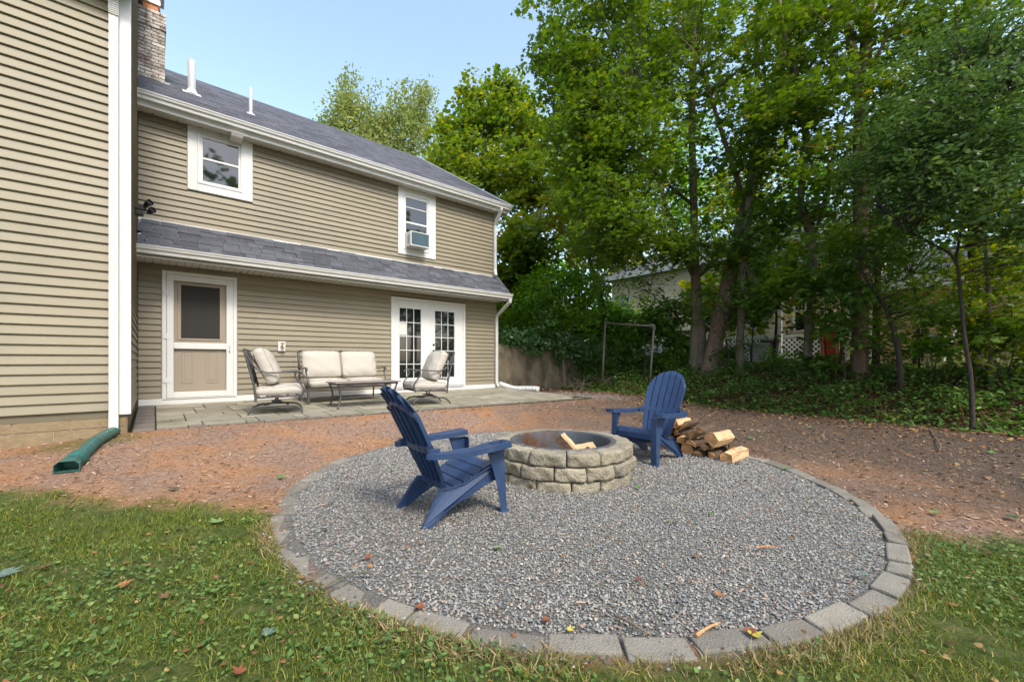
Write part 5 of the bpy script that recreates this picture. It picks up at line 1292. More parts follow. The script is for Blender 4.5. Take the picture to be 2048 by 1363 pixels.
tree('slender trunk with a kink and fork in front of the trash bins and lattice',
     [([(1612, 745, 10.2), (1618, 660, 10.1), (1626, 560, 10.1), (1622, 480, 10.1), (1602, 400, 10.1), (1611, 300, 10.1), (1600, 180, 10.1), (1572, 80, 10.1), (1548, -60, 10.1)], .105, .045),
      ([(1622, 490, 10.1), (1650, 400, 10), (1668, 300, 9.9), (1700, 200, 9.8)], .05, .018),
      ([(1604, 190, 10.1), (1640, 60, 10.1), (1650, -60, 10)], .04, .02)],
     [((1590, 210, 9.4), 1.3, .6, 40), ((1620, 60, 9.8), 1.6, 1.3, 40), ((1590, 560, 9.7), .9, .45, 20), ((1640, 420, 10), 1.0, .8, 14)],
     M8, .13, 'leaf_mid', group=GT, seed=4, per=40, cr=.46)
tree('stout grey brown trunk standing right of the red slide, forking high up',
     [([(1720, 790, 9.5), (1719, 700, 9.5), (1721, 560, 9.5), (1722, 400, 9.5), (1721, 250, 9.5), (1730, 120, 9.5), (1738, -10, 9.5), (1745, -140, 9.5)], .175, .10),
      ([(1720, 200, 9.5), (1706, 110, 9.4), (1694, 20, 9.4), (1688, -120, 9.4)], .11, .07),
      ([(1726, 170, 9.5), (1760, 100, 9.2), (1800, 30, 9), (1830, -60, 9)], .045, .02)],
     [((1720, 20, 9), 2.0, 1.4, 46), ((1780, 200, 8.8), 1.5, 1.0, 36), ((1660, 330, 9), 1.2, .7, 22), ((1740, 480, 8.6), 1.2, .6, 26), ((1860, 60, 9), 1.6, 1.5, 40)],
     M8, .12, 'leaf_mid', 'trunk_red', group=GT, seed=5, per=38, cr=.45)
tree('dark slim trunk pressed behind the stout one right of the slide',
     [([(1752, 775, 10.4), (1752, 680, 10.4), (1755, 560, 10.4), (1760, 400, 10.4), (1766, 240, 10.4)], .09, .05)],
     [((1780, 420, 10.2), 1.2, .9, 24), ((1790, 270, 10.2), 1.3, 1.0, 24)], M8, .12, 'leaf_deep', 'trunk_dark', group=GT, seed=6)
tree('crooked black stem bending left above the undergrowth',
     [([(1803, 790, 8.2), (1797, 710, 8.2), (1784, 650, 8.2), (1762, 600, 8.2), (1740, 570, 8.1), (1712, 525, 8.0)], .055, .02)],
     [((1740, 500, 8), .9, .45, 26), ((1820, 600, 8), .8, .5, 24)], OVATE, .085, 'leaf_deep', 'trunk_dark', cat='sapling', name='sapling', seed=7, per=40, cr=.36)
tree('bare lower stemmed sapling curving left near the right edge, closest of the thin trees',
     [([(1946, 838, 6.5), (1942, 760, 6.6), (1930, 680, 6.7), (1922, 600, 6.8), (1910, 520, 6.9), (1862, 486, 6.9), (1800, 455, 6.8)], .034, .014),
      ([(1911, 522, 6.9), (1925, 440, 6.9), (1940, 330, 6.9), (1950, 200, 6.9)], .022, .01)],
     [((1860, 400, 6.7), 1.0, .7, 60), ((1960, 280, 6.4), 1.2, 1.0, 90), ((1840, 250, 6.9), 1.0, .8, 50), ((2060, 440, 6.2), .9, .8, 50), ((2060, 130, 6.6), 1.3, 1.0, 80), ((1940, 100, 7.2), 1.3, .9, 60), ((1780, 330, 7.2), .8, .5, 34)],
     OVATE, .085, 'leaf_grey', 'trunk_dark', cat='sapling', name='sapling', seed=8, per=44, cr=.36, bias=.7)
tree('dark rough trunk in front of the tan wall near the right edge',
     [([(1952, 765, 9.2), (1952, 700, 9.2), (1950, 560, 9.2), (1946, 420, 9.2), (1940, 260, 9.2), (1938, 60, 9.2), (1930, -100, 9.2)], .125, .07)],
     [((1960, 60, 8.8), 1.8, 1.4, 44), ((2050, 250, 8.6), 1.4, 1.2, 30), ((1900, 320, 8.8), 1.2, .9, 24)], M8, .12, 'leaf_yellow', 'trunk_dark', group=GT, seed=9, rshift=-.25)
tree('thin straight stem between the dark rough trunk and the right edge',
     [([(1984, 770, 7.6), (1980, 660, 7.6), (1976, 560, 7.6), (1972, 450, 7.6), (1982, 280, 7.6)], .04, .018),
      ([(1977, 610, 7.6), (1962, 640, 7.8), (1955, 660, 8)], .02, .012)],
     [((1990, 520, 7.6), .8, .5, 20), ((2030, 600, 7.6), .7, .6, 22), ((2000, 400, 7.6), .8, .6, 20)], M8, .11, 'leaf_yellow', cat='sapling', name='sapling', seed=10, rshift=-.1, per=24)
# slim saplings filling the middle layer
sap = [(1290, 745, 12.8, 560, 'leafy sapling behind the right post of the pipe frame'), (1345, 740, 12.4, 600, 'bushy sapling left of the forked maple'),
       (1655, 760, 10.3, 560, 'thin sapling with a bent stem left of the stout trunk'), (1840, 770, 9.0, 570, 'sapling hiding the grill, dark layered leaves'),
       (1890, 760, 9.6, 620, 'light green sapling in front of the trestle'), (2020, 800, 7.4, 640, 'yellow green bush at the right edge of the wood'), (1460, 750, 11.0, 600, 'sapling growing between the leaning trunk and the slim mossy one'),
       (1500, 740, 11.6, 520, 'spindly sapling beside the slim mossy trunk'), (1690, 770, 9.0, 600, 'sapling brushing the stout trunk from the left')]
for i, (px, py, Z, top, lab) in enumerate(sap):
    tree(lab, [([(px, py, Z), (px+6*math.sin(i*2), (py+top)/2+30, Z), (px+12*math.sin(i*3), (py+top)/2-20, Z), (px+14*math.cos(i), top, Z)], .022, .008)],
         [((px, top+10, Z), 1.0, .6, 22), ((px+10, (py+top)/2-10, Z), .8, .45, 9)], MAPLE if i % 3 else OVATE, .12 if i % 3 else .08, ['leaf_deep', 'leaf_mid', 'leaf_deep', 'leaf_yellow'][i % 4] if i != 7 else 'leaf_lime', 'trunk_dark',
         name='sapling', cat='sapling', seed=40+i, per=28, cr=.36, group='saplings in the wood')
for i, (px, py, Z, top, w_, lm, lab) in enumerate([(1545, 735, 13.6, 450, 1.7, 'leaf_mid', 'layered understory maple above the trash bins'),
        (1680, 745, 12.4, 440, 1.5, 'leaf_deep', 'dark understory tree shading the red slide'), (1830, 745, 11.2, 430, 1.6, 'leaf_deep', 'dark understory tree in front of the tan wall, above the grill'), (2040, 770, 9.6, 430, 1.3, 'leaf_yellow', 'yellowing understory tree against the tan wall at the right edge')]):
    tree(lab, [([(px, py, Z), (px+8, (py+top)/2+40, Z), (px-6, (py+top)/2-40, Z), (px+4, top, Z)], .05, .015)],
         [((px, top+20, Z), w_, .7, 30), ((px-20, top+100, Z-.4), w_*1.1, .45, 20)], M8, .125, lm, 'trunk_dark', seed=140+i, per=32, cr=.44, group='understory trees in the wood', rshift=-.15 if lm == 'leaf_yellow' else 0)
# trees behind
tree('tall yellow green maple behind the house with turning leaves at its top',
     [([(960, 720, 20), (965, 560, 20), (972, 420, 20), (985, 260, 20), (990, 160, 20)], .26, .05), ([(972, 440, 20), (920, 330, 20), (900, 240, 20)], .1, .03), ([(972, 400, 20), (1040, 320, 20), (1070, 260, 20)], .1, .03)],
     [((995, 245, 20), 1.6, 2.1, 70), ((925, 275, 20), 1.3, 1.7, 60), ((1065, 270, 19.5), 1.6, 2.0, 60), ((970, 350, 19), 2.4, 1.9, 110), ((1005, 180, 20), .6, 1.0, 16), ((945, 190, 20), .5, .9, 14), ((1040, 190, 20), .5, .8, 12), ((1075, 380, 18), 1.9, 1.7, 100), ((1050, 500, 15.5), 1.2, 1.1, 70), ((1020, 580, 15.5), .7, .9, 40), ((905, 330, 19.5), .9, 1.0, 26)],
     SMAPLE, .19, 'leaf_gold', seed=12, per=34, cr=.6, rshift=-.12)
tree('olive and rust tinged tree overhanging the far house corner',
     [([(1085, 700, 16), (1080, 600, 16), (1060, 520, 16), (1075, 440, 16), (1110, 380, 16)], .16, .05), ([(1065, 530, 16), (1020, 470, 16), (1000, 440, 16)], .07, .02), ([(1065, 500, 16), (1130, 465, 15.5), (1200, 430, 15)], .08, .03)],
     [((1050, 470, 16), 1.3, 1.0, 30), ((1140, 430, 15), 1.5, .9, 32), ((1035, 560, 16), .8, .8, 22), ((1190, 490, 14.5), 1.2, .5, 20)],
     SMAPLE, .15, 'leaf_olive', seed=13, per=34, cr=.5)
tree('pale wispy tree with drooping leaves rising behind the roof',
     [([(770, 560, 27), (765, 420, 27), (755, 300, 27), (730, 200, 27)], .2, .04), ([(765, 400, 27), (830, 280, 27), (850, 220, 27)], .08, .02), ([(758, 340, 27), (705, 230, 27), (690, 170, 27)], .06, .02)],
     [((735, 260, 27), 2.1, 2.6, 80), ((695, 215, 27), .9, 1.8, 26), ((825, 235, 27), 1.8, 2.2, 70), ((780, 300, 27), 3.6, 1.8, 90), ((775, 250, 27), 1.6, 1.8, 34), ((665, 255, 27), 1.0, .9, 16), ((700, 165, 27), .3, .9, 8), ((850, 190, 27), .5, 1.2, 10), ((670, 245, 27), .6, .7, 8)],
     OVATE, .20, 'leaf_pale', seed=14, per=40, cr=.7, flat=.9, tilt=1.1)
tree('bright lime green shrub tree beyond the retaining wall',
     [([(1130, 700, 13.2), (1120, 640, 13.2), (1110, 590, 13.2)], .05, .02), ([(1130, 690, 13.2), (1160, 620, 13.2)], .03, .01)],
     [((1105, 600, 13), 1.1, .95, 80), ((1175, 600, 12.8), .8, 1.0, 44), ((1050, 625, 13.2), .7, .6, 40), ((1140, 550, 13), .9, .4, 24)], OVATE, .11, 'leaf_lime', name='shrub', cat='shrub', seed=15, per=40, cr=.4)
tree('leaning vine wrapped trunk left of the pipe frame',
     [([(1228, 715, 14), (1212, 640, 14), (1200, 590, 14), (1182, 530, 13.8), (1165, 450, 13.5)], .10, .05)],
     [((1212, 640, 13.9), .18, .6, 20), ((1195, 570, 13.8), .2, .5, 18), ((1200, 480, 13.5), 1.0, .6, 22)], OVATE, .10, 'leaf_deep', 'trunk_dark', seed=16, per=30, cr=.26, twigs=False)
GB = 'background trees beyond the cream house'
for i, (px, Z, top, rh, lm, lab) in enumerate([(1050, 23, 480, 2.6, 'leaf_lime', 'pale lime tree behind the retaining wall at the house corner'), (1240, 24, 430, 2.6, 'leaf_yellow', 'yellow green tree left of the cream house gable'), (1150, 25, 330, 2.6, 'leaf_pale', 'hazy tree beyond the vine wrapped trunk'), (1330, 27, 250, 3.2, 'leaf_lime', 'bright green tree far behind the forked maple'), (1480, 26, 330, 2.8, 'leaf_yellow', 'yellow green tree above the porch roof'),
        (1640, 27, 300, 3.4, 'leaf_lime', 'lime tree showing behind the slender kinked trunk'), (1800, 24, 200, 3.4, 'leaf_yellow', 'tall sunlit tree behind the lower wing roof'), (1960, 22, 180, 3.2, 'leaf_lime', 'sunlit tree at the far right behind the tan wall'), (2120, 20, 150, 3.0, 'leaf_mid', 'green tree behind the tan wall at the edge of the picture')]):
    low = [((1040, 650, 19), 1.6, 1.2, 60), ((1130, 655, 18), 1.6, 1.1, 60), ((1210, 640, 17.5), 1.0, 1.0, 36)] if i == 0 else [((1440, 600, 15), .8, .9, 34), ((1540, 560, 14.5), .9, .7, 34)] if i == 4 else []
    tree(lab, [([(px, 720, Z), (px+5, 560, Z), (px-4, (top+560)/2, Z), (px, top, Z)], .22, .05)],
         low+[((px, top+60, Z), rh, rh*.9, 62), ((px+30, top+170, Z), rh*1.2, rh*.8, 50)], BROAD, .27, lm, seed=60+i, per=30, cr=.85, group=GB)

e = empty('shrub', 'light green bushes between the pipe frame and the forked maple', 'shrub', P(1290, 700, 13))
o = crown('foliage', e, [(P(1255, 680, 13.4), .8, .5, 34), (P(1310, 650, 13.2), .8, .6, 50), (P(1360, 690, 12.8), .5, .6, 30), (P(1240, 640, 13.6), .4, .4, 14)], M8, .11, 'leaf_lime', per=34, cr=.34, seed=27, twigs=False, rshift=-.25); o.location = -Vector(e.location)
for i, (px, Z, h, w_, lm, lab) in enumerate([(1338, 12.4, .7, .5, 'leaf_mid', 'leafy bush at the foot of the forked maple, left side'), (1448, 11.4, .7, .45, 'leaf_mid', 'low bush in front of the thick leaning trunk'), (1560, 11.2, .45, .4, 'leaf_lime', 'small bright bush below the trash bins'),
        (1640, 9.9, .55, .5, 'leaf_deep', 'dark bush between the kinked trunk and the stout trunk'), (1775, 9.2, .8, .5, 'leaf_mid', 'bush beside the crooked black stem'), (1862, 8.6, .8, .55, 'leaf_lime', 'light green bush below the grill'), (2000, 7.6, .9, .55, 'leaf_yellow', 'yellow green bush near the right edge, under the tan wall')]):
    x, y, z = GZ(px, Z); e = empty('shrub', lab, 'shrub', (x, y, z))
    mb = MB()
    for k in range(7): a = k*.9; mb.tube([(0, 0, -.05), (.1*math.cos(a), .1*math.sin(a), h*.5), (.28*math.cos(a), .28*math.sin(a), h)], [.009, .006, .002], 4, cap=False)
    mb.build('stems', 'trunk', e)
    o = crown('foliage', e, [((x, y, z+h*.75), w_, h*.4, 14)], M8 if i % 2 else OVATE, .10, lm, per=30, cr=.3, seed=200+i, twigs=False); o.location = (-x, -y, -z)
# ivy on the retaining wall, brush
e = empty('ivy', 'glossy dark ivy spilling over the concrete retaining wall', 'ivy', (8.5, 9.3, 1.5))
o = crown('foliage', e, [((7.75, 9.3, 1.78), .45, .26, 30), ((8.5, 9.35, 1.75), .6, .25, 34), ((9.3, 9.3, 1.7), .6, .3, 34), ((10.1, 9.2, 1.55), .6, .35, 36), ((10.8, 9.0, 1.3), .6, .5, 40), ((8.6, 9.1, 1.5), .35, .22, 10), ((9.6, 9.1, 1.35), .3, .25, 10), ((9.3, 9.9, 2.0), 1.8, .35, 40)],
          OVATE, .105, 'leaf_ivy', per=34, cr=.30, tilt=.9, seed=20, twigs=False); o.location = (-8.5, -9.3, -1.5)
e = empty('shrub', 'dark green shrub spilling down the bank beside the pipe frame', 'shrub', (11, 8, .8))
o = crown('foliage', e, [((11.0, 8.6, 1.0), .8, .5, 50), ((11.9, 7.6, 1.3), .8, .5, 40), ((12.3, 6.4, 1.25), .7, .4, 34), ((12.8, 9.3, 1.7), 1.2, .7, 50), ((12.9, 5.6, 1.3), .5, .35, 16)], OVATE, .09, 'leaf_deep', per=36, cr=.32, seed=21, twigs=False); o.location = (-11, -8, -.8)
g = np.random.default_rng(5)
mb = MB(); 
for k in range(70):
    x, y = 9.0+g.random()*1.9, 7.6+g.random()*1.4; z = float(ground(x, y)); a = g.random()*6.28; ln = .3+.6*g.random(); up = g.random()*.45
    p0 = Vector((x, y, z+.02+.15*g.random())); p2 = p0+Vector((math.cos(a)*ln, math.sin(a)*ln, up)); p1 = p0.lerp(p2, .5)+Vector(g.normal(0, .04, 3))
    mb.tube([p0, p1, p2], [.008, .006, .002], 4, cap=False)
o = mb.build('brush_pile', 'trunk', None); tag(o, 'tangle of dead twigs at the foot of the retaining wall', 'brush pile')

# undergrowth on the bank
n_ = 90000; x = 9.0+g.random(n_)*5.0; y = -6+g.random(n_)*15; pt = .5+.5*hills(x, y, 2.3, 2)+.35*hills(x, y, 6, 4)
keep = (g.random(n_) < (.22+.95*np.clip(pt, 0, 1)))*(x > bank_x(y)+.25*g.normal(size=n_)*.6+.05)*(y < 9.0); x, y = x[keep], y[keep]; n_ = len(x)
hh = (.03+.46*np.clip(pt[keep], 0, 1)*sm((x-bank_x(y))/.7)*(1-.72*sm((x-11.6)/1.0)*(y < 7)))*g.random(n_)**.6
o = scatter('undergrowth', np.stack([x, y, ground(x, y)+.015+hh], 1), OVATE[0], OVATE[1], .05+.055*g.random(n_), g.random(n_)*6.28, np.abs(g.normal(.35, .35, n_)), g.random(n_)*6.28, 'leaf_cover', g.random(n_)); tag(o, kind='stuff')
n_ = 5000; x = 9.2+g.random(n_)*3.5; y = -4+g.random(n_)*13; hh = .05+.35*g.random(n_); k_ = x > bank_x(y)+.1; x, y, hh = x[k_], y[k_], hh[k_]; n_ = len(x)
STEM = ([(-.5, 0, 0), (.5, 0, 0), (.3, .15, 60), (-.3, .15, 60)], [(0, 1, 2, 3)])
o = scatter('undergrowth_stems', np.stack([x, y, ground(x, y)-.01], 1), STEM[0], STEM[1], hh/60, g.random(n_)*6.28, np.abs(g.normal(.2, .25, n_)), g.random(n_)*6.28, 'deadleaf', g.random(n_)*.6); tag(o, kind='stuff')
# dead leaves over bank and mulch
def shaped(m, n_, xr, yr, cond, size, tpl, tilt, name, dz=.008, fr=None, sxv=None, rpow=1.0):
    x = xr[0]+g.random(n_)*(xr[1]-xr[0]); y = yr[0]+g.random(n_)*(yr[1]-yr[0]); k_ = cond(x, y); x, y = x[k_], y[k_]; n2 = len(x)
    sx = None
    if sxv is not None: sx = np.stack([sxv[0]+(sxv[1]-sxv[0])*g.random(n2), .6+.8*g.random(n2), np.ones(n2)*1.0], 1)
    rn_ = g.random(n2)**rpow
    if fr is not None: rn_ = np.clip(rn_+fr(x, y), 0, .999)
    o = scatter(name, np.stack([x, y, ground(x, y)+dz*g.random(n2)], 1), tpl[0], tpl[1], size[0]+(size[1]-size[0])*g.random(n2)**1.6, g.random(n2)*6.28, np.abs(g.normal(0, tilt, n2)), g.random(n2)*6.28, m, rn_, sx=sx)
    return tag(o, kind='stuff')
in_patio = lambda x, y: (x > -.22)*(x < 7.5)*(y > 6.43-.055*np.maximum(0, x))
rr_ = lambda x, y: np.hypot(x-RC[0], y-RC[1])
shaped('deadleaf', 9000, (8.3, 13.5), (-5, 9), lambda x, y: (g.random(len(x)) < sm((x-8.2)/1.5)*.9+.1)*(rr_(x, y) > 2.6), (.03, .085), SMAPLE, .45, 'dead_leaves', .03)
shaped('deadleaf', 5200, (5.2, 9.8), (-2, 8.4), lambda x, y: (g.random(len(x)) < sm((x-5.0)/3.5)*.8+.03)*(rr_(x, y) > RR+.15)*(~in_patio(x, y).astype(bool)), (.02, .06), SMAPLE, .4, 'dead_leaves', .02)
CHIP = ([(-.13, -.5, 0), (.13, -.5, .02), (.15, 0, .05), (.10, .5, 0), (-.10, .5, .03), (-.15, 0, .02)], [(0, 1, 2, 5), (5, 2, 3, 4)])
def mulch_ok(x, y): return (rr_(x, y) > RR+.0)*(g.random(len(x)) > lawn_mask(x, y)*1.02)*(~in_patio(x, y).astype(bool))*(x < bank_x(y)+.7)*((y < 6.38)+(x > -.2) > 0)*(y < 9.1)
shaped('mulch', 98000, (-3.2, 10), (-2.6, 9), lambda x, y: mulch_ok(x, y)*(SA*x+CA*y > 2.0), (.011, .046), CHIP, .28, 'mulch_chips', .014, fr=lambda x, y: .15*hills(x, y, 1.6)-.32*sm((x-3.4)/3.2)*sm((6.5-y)/3+.3)-.2*sm((x-7)/1.5), sxv=(.4, 1.2))
# mulch bits strayed over the gravel edge and edging stones
shaped('mulch', 1500, (.4, 5.5), (.2, 5.2), lambda x, y: (rr_(x, y) < RR+.05)*(rr_(x, y) > 1.7+.5*g.random(len(x)))*(g.random(len(x)) < .35+.5*(y > 3.5)), (.015, .04), CHIP, .2, 'strayed_chips', .03, sxv=(.5, 1.2))

# ------------------------------------------------------------------ gravel
OCT = ([(.5, .1, 0), (.05, .5, .05), (-.5, .02, -.05), (-.05, -.5, 0), (.08, .05, .34), (0, 0, -.3), ], [(0, 1, 4), (1, 2, 4), (2, 3, 4), (3, 0, 4), (1, 0, 5), (2, 1, 5), (3, 2, 5), (0, 3, 5)])
PEB = ([(.5, .0, 0), (.22, .42, .0), (-.3, .38, 0), (-.5, -.05, 0), (-.2, -.42, 0), (.3, -.36, 0), (.24, .12, .26), (-.18, .18, .30), (-.12, -.2, .25), (.2, -.15, .27)],
       [(0, 1, 6), (1, 2, 7, 6), (2, 3, 7), (3, 4, 8), (4, 5, 9, 8), (5, 0, 6, 9), (3, 8, 7), (6, 7, 8, 9)])
n_ = 80000; a = g.random(n_)*6.28; r = np.sqrt(g.random(n_))*(RR-.118); x, y = RC[0]+r*np.cos(a), RC[1]+r*np.sin(a)
k_ = np.hypot(x-PIT[0], y-PIT[1]) > .645; x, y = x[k_], y[k_]; n_ = len(x); Zc = SA*x+CA*y
sz = (.0078+.0105*g.random(n_)**1.7)*(1+.10*np.clip(Zc-2.5, 0, 3))
def stones(sel, tpl, name='gravel'):
    q = int(sel.sum()); o = scatter(name, np.stack([x[sel], y[sel], ground(x[sel], y[sel])+.001+.009*g.random(q)], 1), tpl[0], tpl[1], sz[sel], g.random(q)*6.28, np.abs(g.normal(0, .35, q)), g.random(q)*6.28, 'gravel', g.random(q), sx=np.stack([.8+.7*g.random(q), .7+.5*g.random(q), .7+.6*g.random(q)], 1)); tag(o, kind='stuff')
stones(Zc < 2.0, PEB); stones(Zc >= 2.0, (OCT[0][:5], OCT[1][:4]))
n_ = 62000; a = g.random(n_)*6.28; r = np.sqrt(g.random(n_))*(RR-.11); x, y = RC[0]+r*np.cos(a), RC[1]+r*np.sin(a); Zc = SA*x+CA*y
k_ = (np.hypot(x-PIT[0], y-PIT[1]) > .645)*(Zc < 3.3); x, y = x[k_], y[k_]; n_ = len(x); sz = .005+.005*g.random(n_)
stones(np.ones(n_, bool), (OCT[0][:5], OCT[1][:4]))
# thin gravel spread between ring and patio and past the patio end, plus strays on the edging
def strip(x, y):
    p1 = np.hypot((x-3.1)/1.0, (y-5.5)/.62); p2 = np.hypot((x-7.9)/.9, (y-6.7)/1.3)
    return (np.minimum(p1, p2) < .6+.5*g.random(len(x)))*(rr_(x, y) > RR-.1)*(~in_patio(x, y).astype(bool))
shaped('gravel', 26000, (1.5, 9.3), (4.6, 8.6), strip, (.010, .022), PEB, .3, 'strayed_gravel', .022)
shaped('gravel', 9000, (.3, 5.6), (.0, 5.3), lambda x, y: (np.abs(rr_(x, y)-RR+.07) < .13)*(g.random(len(x)) < np.clip(((x-RC[0])*-.9+(y-RC[1])*.2-.3)/1.6, .06, .9)), (.009, .018), PEB, .3, 'strayed_gravel', .045)

# ------------------------------------------------------------------ lawn
BL = ([(-.05, 0, 0), (.05, 0, 0), (.035, .22, .55), (-.035, .22, .55), (0, .62, .92)], [(0, 1, 2, 3), (3, 2, 4)])
def lawnpts(n_, dry=0.0):
    X = -3.9+g.random(n_)*8.4; Z = 1.25+g.random(n_)*2.2; x, y = CA*X+SA*Z, -SA*X+CA*Z
    k_ = g.random(n_) < lawn_mask(x, y)**2; return x[k_], y[k_]
x, y = lawnpts(290000); pt = hills(x, y, 3.1, 5)+.6*hills(x, y, 8, 1); k_ = g.random(len(x)) < np.clip(.56+.85*pt, .06, 1); x, y, pt = x[k_], y[k_], pt[k_]; n_ = len(x)
edge_d = np.clip((rr_(x, y)-RR)/.22, 0, 1)
rn_ = np.clip(g.random(n_)*.84+.22*(1-edge_d)*(g.random(n_) < .6)+.12*hills(x, y, 1.7, 9), 0, .999)
o = scatter('grass', np.stack([x, y, ground(x, y)-.002], 1), BL[0], BL[1], .018+.030*g.random(n_), g.random(n_)*6.28, np.abs(g.normal(.45, .45, n_)), g.random(n_)*6.28, 'grass', rn_, sx=np.stack([.7+.5*g.random(n_), np.ones(n_), .6+.5*g.random(n_)], 1)); tag(o, kind='stuff')
x, y = lawnpts(60000); Xc = CA*x-SA*y; Zc = SA*x+CA*y
pt = .5+.6*hills(x, y, 2.0, 8)+.6*sm((2.3-Zc)/.8)*(Xc < .3)+.8*(Xc > 2.0)+.5*hills(x, y, 7, 3)-.35; k_ = g.random(len(x)) < np.clip(pt, .04, 1); x, y = x[k_], y[k_]; n_ = len(x)
o = scatter('ground_ivy', np.stack([x, y, ground(x, y)+.016+.022*g.random(n_)], 1), OVATE[0], OVATE[1], .009+.017*g.random(n_)**1.5, g.random(n_)*6.28, np.abs(g.normal(.4, .4, n_)), g.random(n_)*6.28, 'clover', g.random(n_), sx=np.repeat(np.array([[1.5, 1, 1]]), n_, 0)); tag(o, kind='stuff')
n_ = 15000; a = g.random(n_)*6.28; r = RR+.005+np.abs(g.normal(0, .05, n_)); x, y = RC[0]+r*np.cos(a), RC[1]+r*np.sin(a); Zc = SA*x+CA*y
k_ = (Zc < 2.7)*(g.random(n_) < np.clip(.5+.9*np.sin(a*9)+.4*np.sin(a*23), .08, 1)); x, y = x[k_], y[k_]; n_ = len(x)
o = scatter('dry_grass', np.stack([x, y, ground(x, y)], 1), BL[0], BL[1], .028+.04*g.random(n_), g.random(n_)*6.28, np.abs(g.normal(.7, .4, n_)), g.random(n_)*6.28, 'drygrass', g.random(n_)); tag(o, kind='stuff')
n_ = 1500; X = -3.9+g.random(n_)*8.2; Z = 1.35+g.random(n_)*2.6; x, y = CA*X+SA*Z, -SA*X+CA*Z; k_ = (rr_(x, y) > RR)|(g.random(n_) < .25); x, y = x[k_], y[k_]; k_ = np.hypot(x-PIT[0], y-PIT[1]) > .75; x, y = x[k_], y[k_]; n_ = len(x)
o = scatter('leaf_litter', np.stack([x, y, ground(x, y)+.018+.01*g.random(n_)], 1), SMAPLE[0], SMAPLE[1], .010+.022*g.random(n_)**2, g.random(n_)*6.28, np.abs(g.normal(.2, .3, n_)), g.random(n_)*6.28, 'deadleaf', g.random(n_)); tag(o, kind='stuff')

# single fallen leaves
for nm_, c_ in (('fgreen', (.085, .20, .045)), ('fpale', (.16, .23, .08)), ('fblue', (.11, .16, .13)), ('fdark', (.035, .085, .04)), ('frust', (.22, .075, .035)), ('forange', (.30, .13, .05)), ('fbrown', (.14, .075, .035)), ('fyellow', (.42, .36, .06))):
    M[nm_] = mat('fallen_leaf_'+nm_[1:], c_, .6, .3, noise=(30, .18))
def fallen(px, py, size, m, label, curl=.25, onring=0.0):
    x, y, z = G(px, py, .015); q = random.Random(px); sc = size*.82
    T, fs = MAPLE; vs = []
    for (a, b2, c_) in T:
        rr = math.hypot(a, b2); vs.append((a*sc, b2*sc, (c_*-.6+curl*rr*rr*.8)*sc))
    o = MB().add(vs, fs).build('fallen_leaf', m, None); o.location = (x, y, z+.024+onring); o.rotation_euler = (q.uniform(-.25, .25), q.uniform(-.25, .25), q.uniform(0, 6.28))
    tag(o, label, 'leaf', 'fallen leaves on the ground')
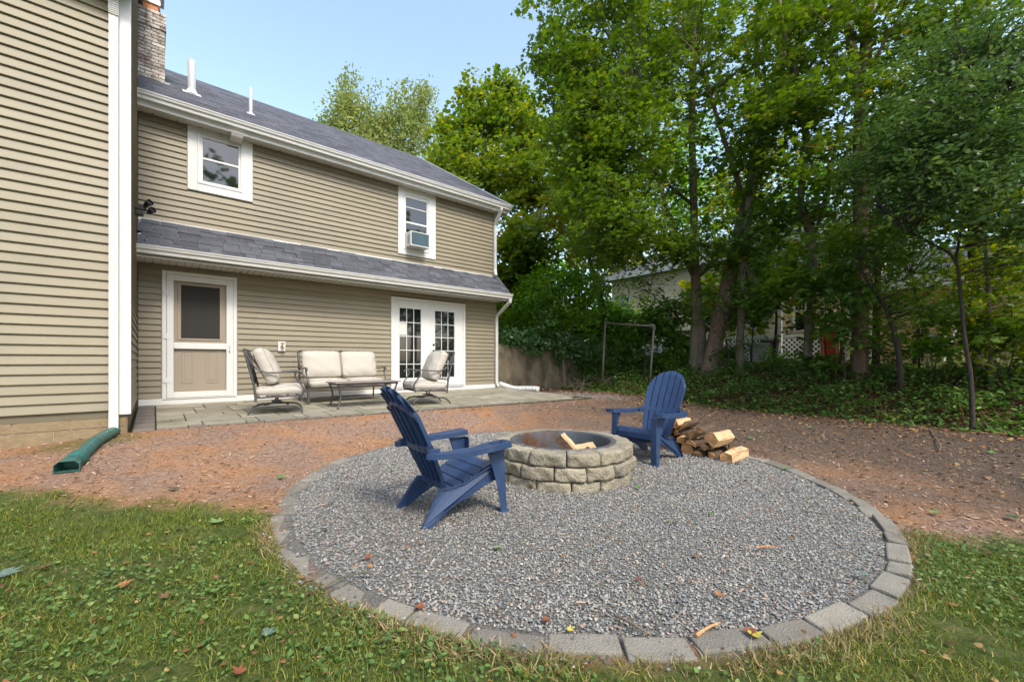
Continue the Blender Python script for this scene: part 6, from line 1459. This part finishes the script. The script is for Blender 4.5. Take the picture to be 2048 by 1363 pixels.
FL = [(785, 940, .075, 'fgreen', 'green leaf lying on gravel left of the nearer blue chair'), (995, 1098, .07, 'fpale', 'light green leaf on the gravel in front of the nearer blue chair'), (1340, 1043, .06, 'fpale', 'light green leaf curled against a brown one on the gravel'), (1352, 1045, .05, 'fbrown', 'brown leaf touching the light green one on the gravel'),
 (1423, 1028, .055, 'fgreen', 'green leaf flat on the gravel right of the light green one'), (1727, 1157, .085, 'fblue', 'pale blue green leaf near the right edging stones'), (562, 955, .085, 'fgreen', 'green leaf on mulch just outside the left edging'), (348, 981, .085, 'fdark', 'dark green leaf alone on the mulch left of the gravel circle'),
 (432, 1047, .11, 'fpale', 'large pale green leaf at the top edge of the lawn'), (12, 1153, .13, 'fblue', 'large grey blue leaf at the left edge of the lawn'), (88, 1140, .075, 'fbrown', 'brown curled leaf on the lawn near the grey blue leaf'), (248, 1172, .07, 'forange', 'orange brown leaf in the middle of the left lawn'),
 (535, 1275, .075, 'fblue', 'grey green leaf low on the lawn below the edging'), (330, 1196, .055, 'fbrown', 'brown leaf on edge among the grass right of the orange one'), (478, 1348, .06, 'frust', 'reddish leaf at the bottom of the lawn'), (218, 1150, .06, 'fdark', 'dark leaf on the lawn above the orange brown one'),
 (737, 1117, .06, 'frust', 'rust leaf on gravel near the left edging'), (840, 1218, .06, 'frust', 'rust leaf resting against the lower left edging'), (842, 1088, .04, 'forange', 'small orange leaf on gravel below the nearer blue chair'), (1278, 1163, .05, 'frust', 'rust leaf in the middle of the lower gravel'),
 (1437, 1192, .05, 'forange', 'orange leaf on the gravel toward the right edging'), (1510, 1281, .07, 'fyellow', 'yellow leaf on an edging stone at lower right', ), (1500, 1277, .06, 'frust', 'rust leaf beside the yellow one on the edging stone'), (1092, 1246, .05, 'frust', 'rust leaf near the bottom of the gravel circle'),
 (1745, 987, .07, 'fdark', 'dark green leaf just outside the right edging'), (1870, 1026, .085, 'fpale', 'pale green leaf on the brown mulch at right'), (2025, 1036, .10, 'fdark', 'dark green leaf on mulch at the right edge'), (1983, 905, .09, 'fgreen', 'green leaf on mulch in front of the wood edge at right'),
 (1062, 810, .12, 'fpale', 'light green leaf cluster on mulch beyond the fire pit'), (1502, 876, .10, 'fgreen', 'green leaf behind the firewood pile'), (1570, 938, .07, 'fgreen', 'green leaf on the gravel edge right of the firewood'), (1475, 926, .07, 'fbrown', 'brown leaf on gravel in front of the firewood'),
 (1930, 972, .09, 'fbrown', 'dark brown leaf on the mulch far right'), (1060, 975, .06, 'frust', 'rust leaf at the foot of the fire pit, left side'), (1275, 976, .06, 'fgreen', 'green leaf at the foot of the fire pit, right side'), (1140, 1268, .035, 'fyellow', 'small yellow leaf by the bottom edging'), (1275, 865, .09, 'fbrown', 'brown leaf behind the fire pit'), (1620, 855, .10, 'fpale', 'pale leaf at the foot of the undergrowth')]
for f_ in FL: fallen(f_[0], f_[1], f_[2], f_[3], f_[4], onring=.012 if 'edging stone' in f_[4] else 0)
def twig(pts, r, label, m='trunk'):
    pp = []
    for i, (px, py) in enumerate(pts):
        x, y, z = G(px, py, .01); pp.append((x, y, z+.030+.008*(i % 2)))
    sp = spline(pp, 4); o = MB().tube(sp, [r*(1-.6*i/len(sp)) for i in range(len(sp))], 6).build('stick', m, None); tag(o, label, 'stick', 'sticks on the gravel')
twig([(642, 1186), (672, 1172), (700, 1160), (748, 1157)], .007, 'dark curved twig lying across the left edging')
twig([(1233, 1243), (1262, 1262), (1300, 1285)], .009, 'broken brown stick near the bottom edging')
twig([(1392, 1280), (1418, 1268), (1440, 1260)], .007, 'short straight stick touching the lower edging', 'woodend')
twig([(1512, 1104), (1535, 1103), (1556, 1104)], .006, 'light stick lying level on the right half of the gravel', 'woodend')
twig([(1602, 1028), (1660, 1036), (1740, 1040)], .006, 'long thin twig near the right edging')
twig([(1760, 780+40), (1800, 845), (1842, 862)], .012, 'pale bent branch reaching out of the undergrowth')
twig([(1860, 860), (1880, 895), (1878, 905)], .010, 'thin pale stick at the wood edge, right of the bent branch')

# trees behind the photographer's back, seen only in the window panes and shading the yard
for i, (x, y, h, lab) in enumerate([(-10, -11, 15, 'broad tree behind the camera, nearest the wing'), (-4.5, -13, 16, 'tall tree behind the camera, second from the wing'), (2.0, -15, 15, 'tall tree behind the camera, straight back'), (9, -16, 13, 'tall tree behind the camera toward the wood'), (16, -13, 13, 'tree at the end of the wood behind the camera')]):
    e = empty('tree', lab, 'tree', (x, y, 0))
    MB().tube([(0, 0, -.2), (.1, 0, 3), (0, .1, h*.75)], [.3, .24, .08], 10).build('trunk', 'trunk', e)
    crown('crown', e, [((0, 0, h*.62), 3.6, h*.36, 110)], BROAD, .46, 'leaf_mid', per=24, cr=1.0, seed=80+i, twigs=False)
S.render.film_transparent = False
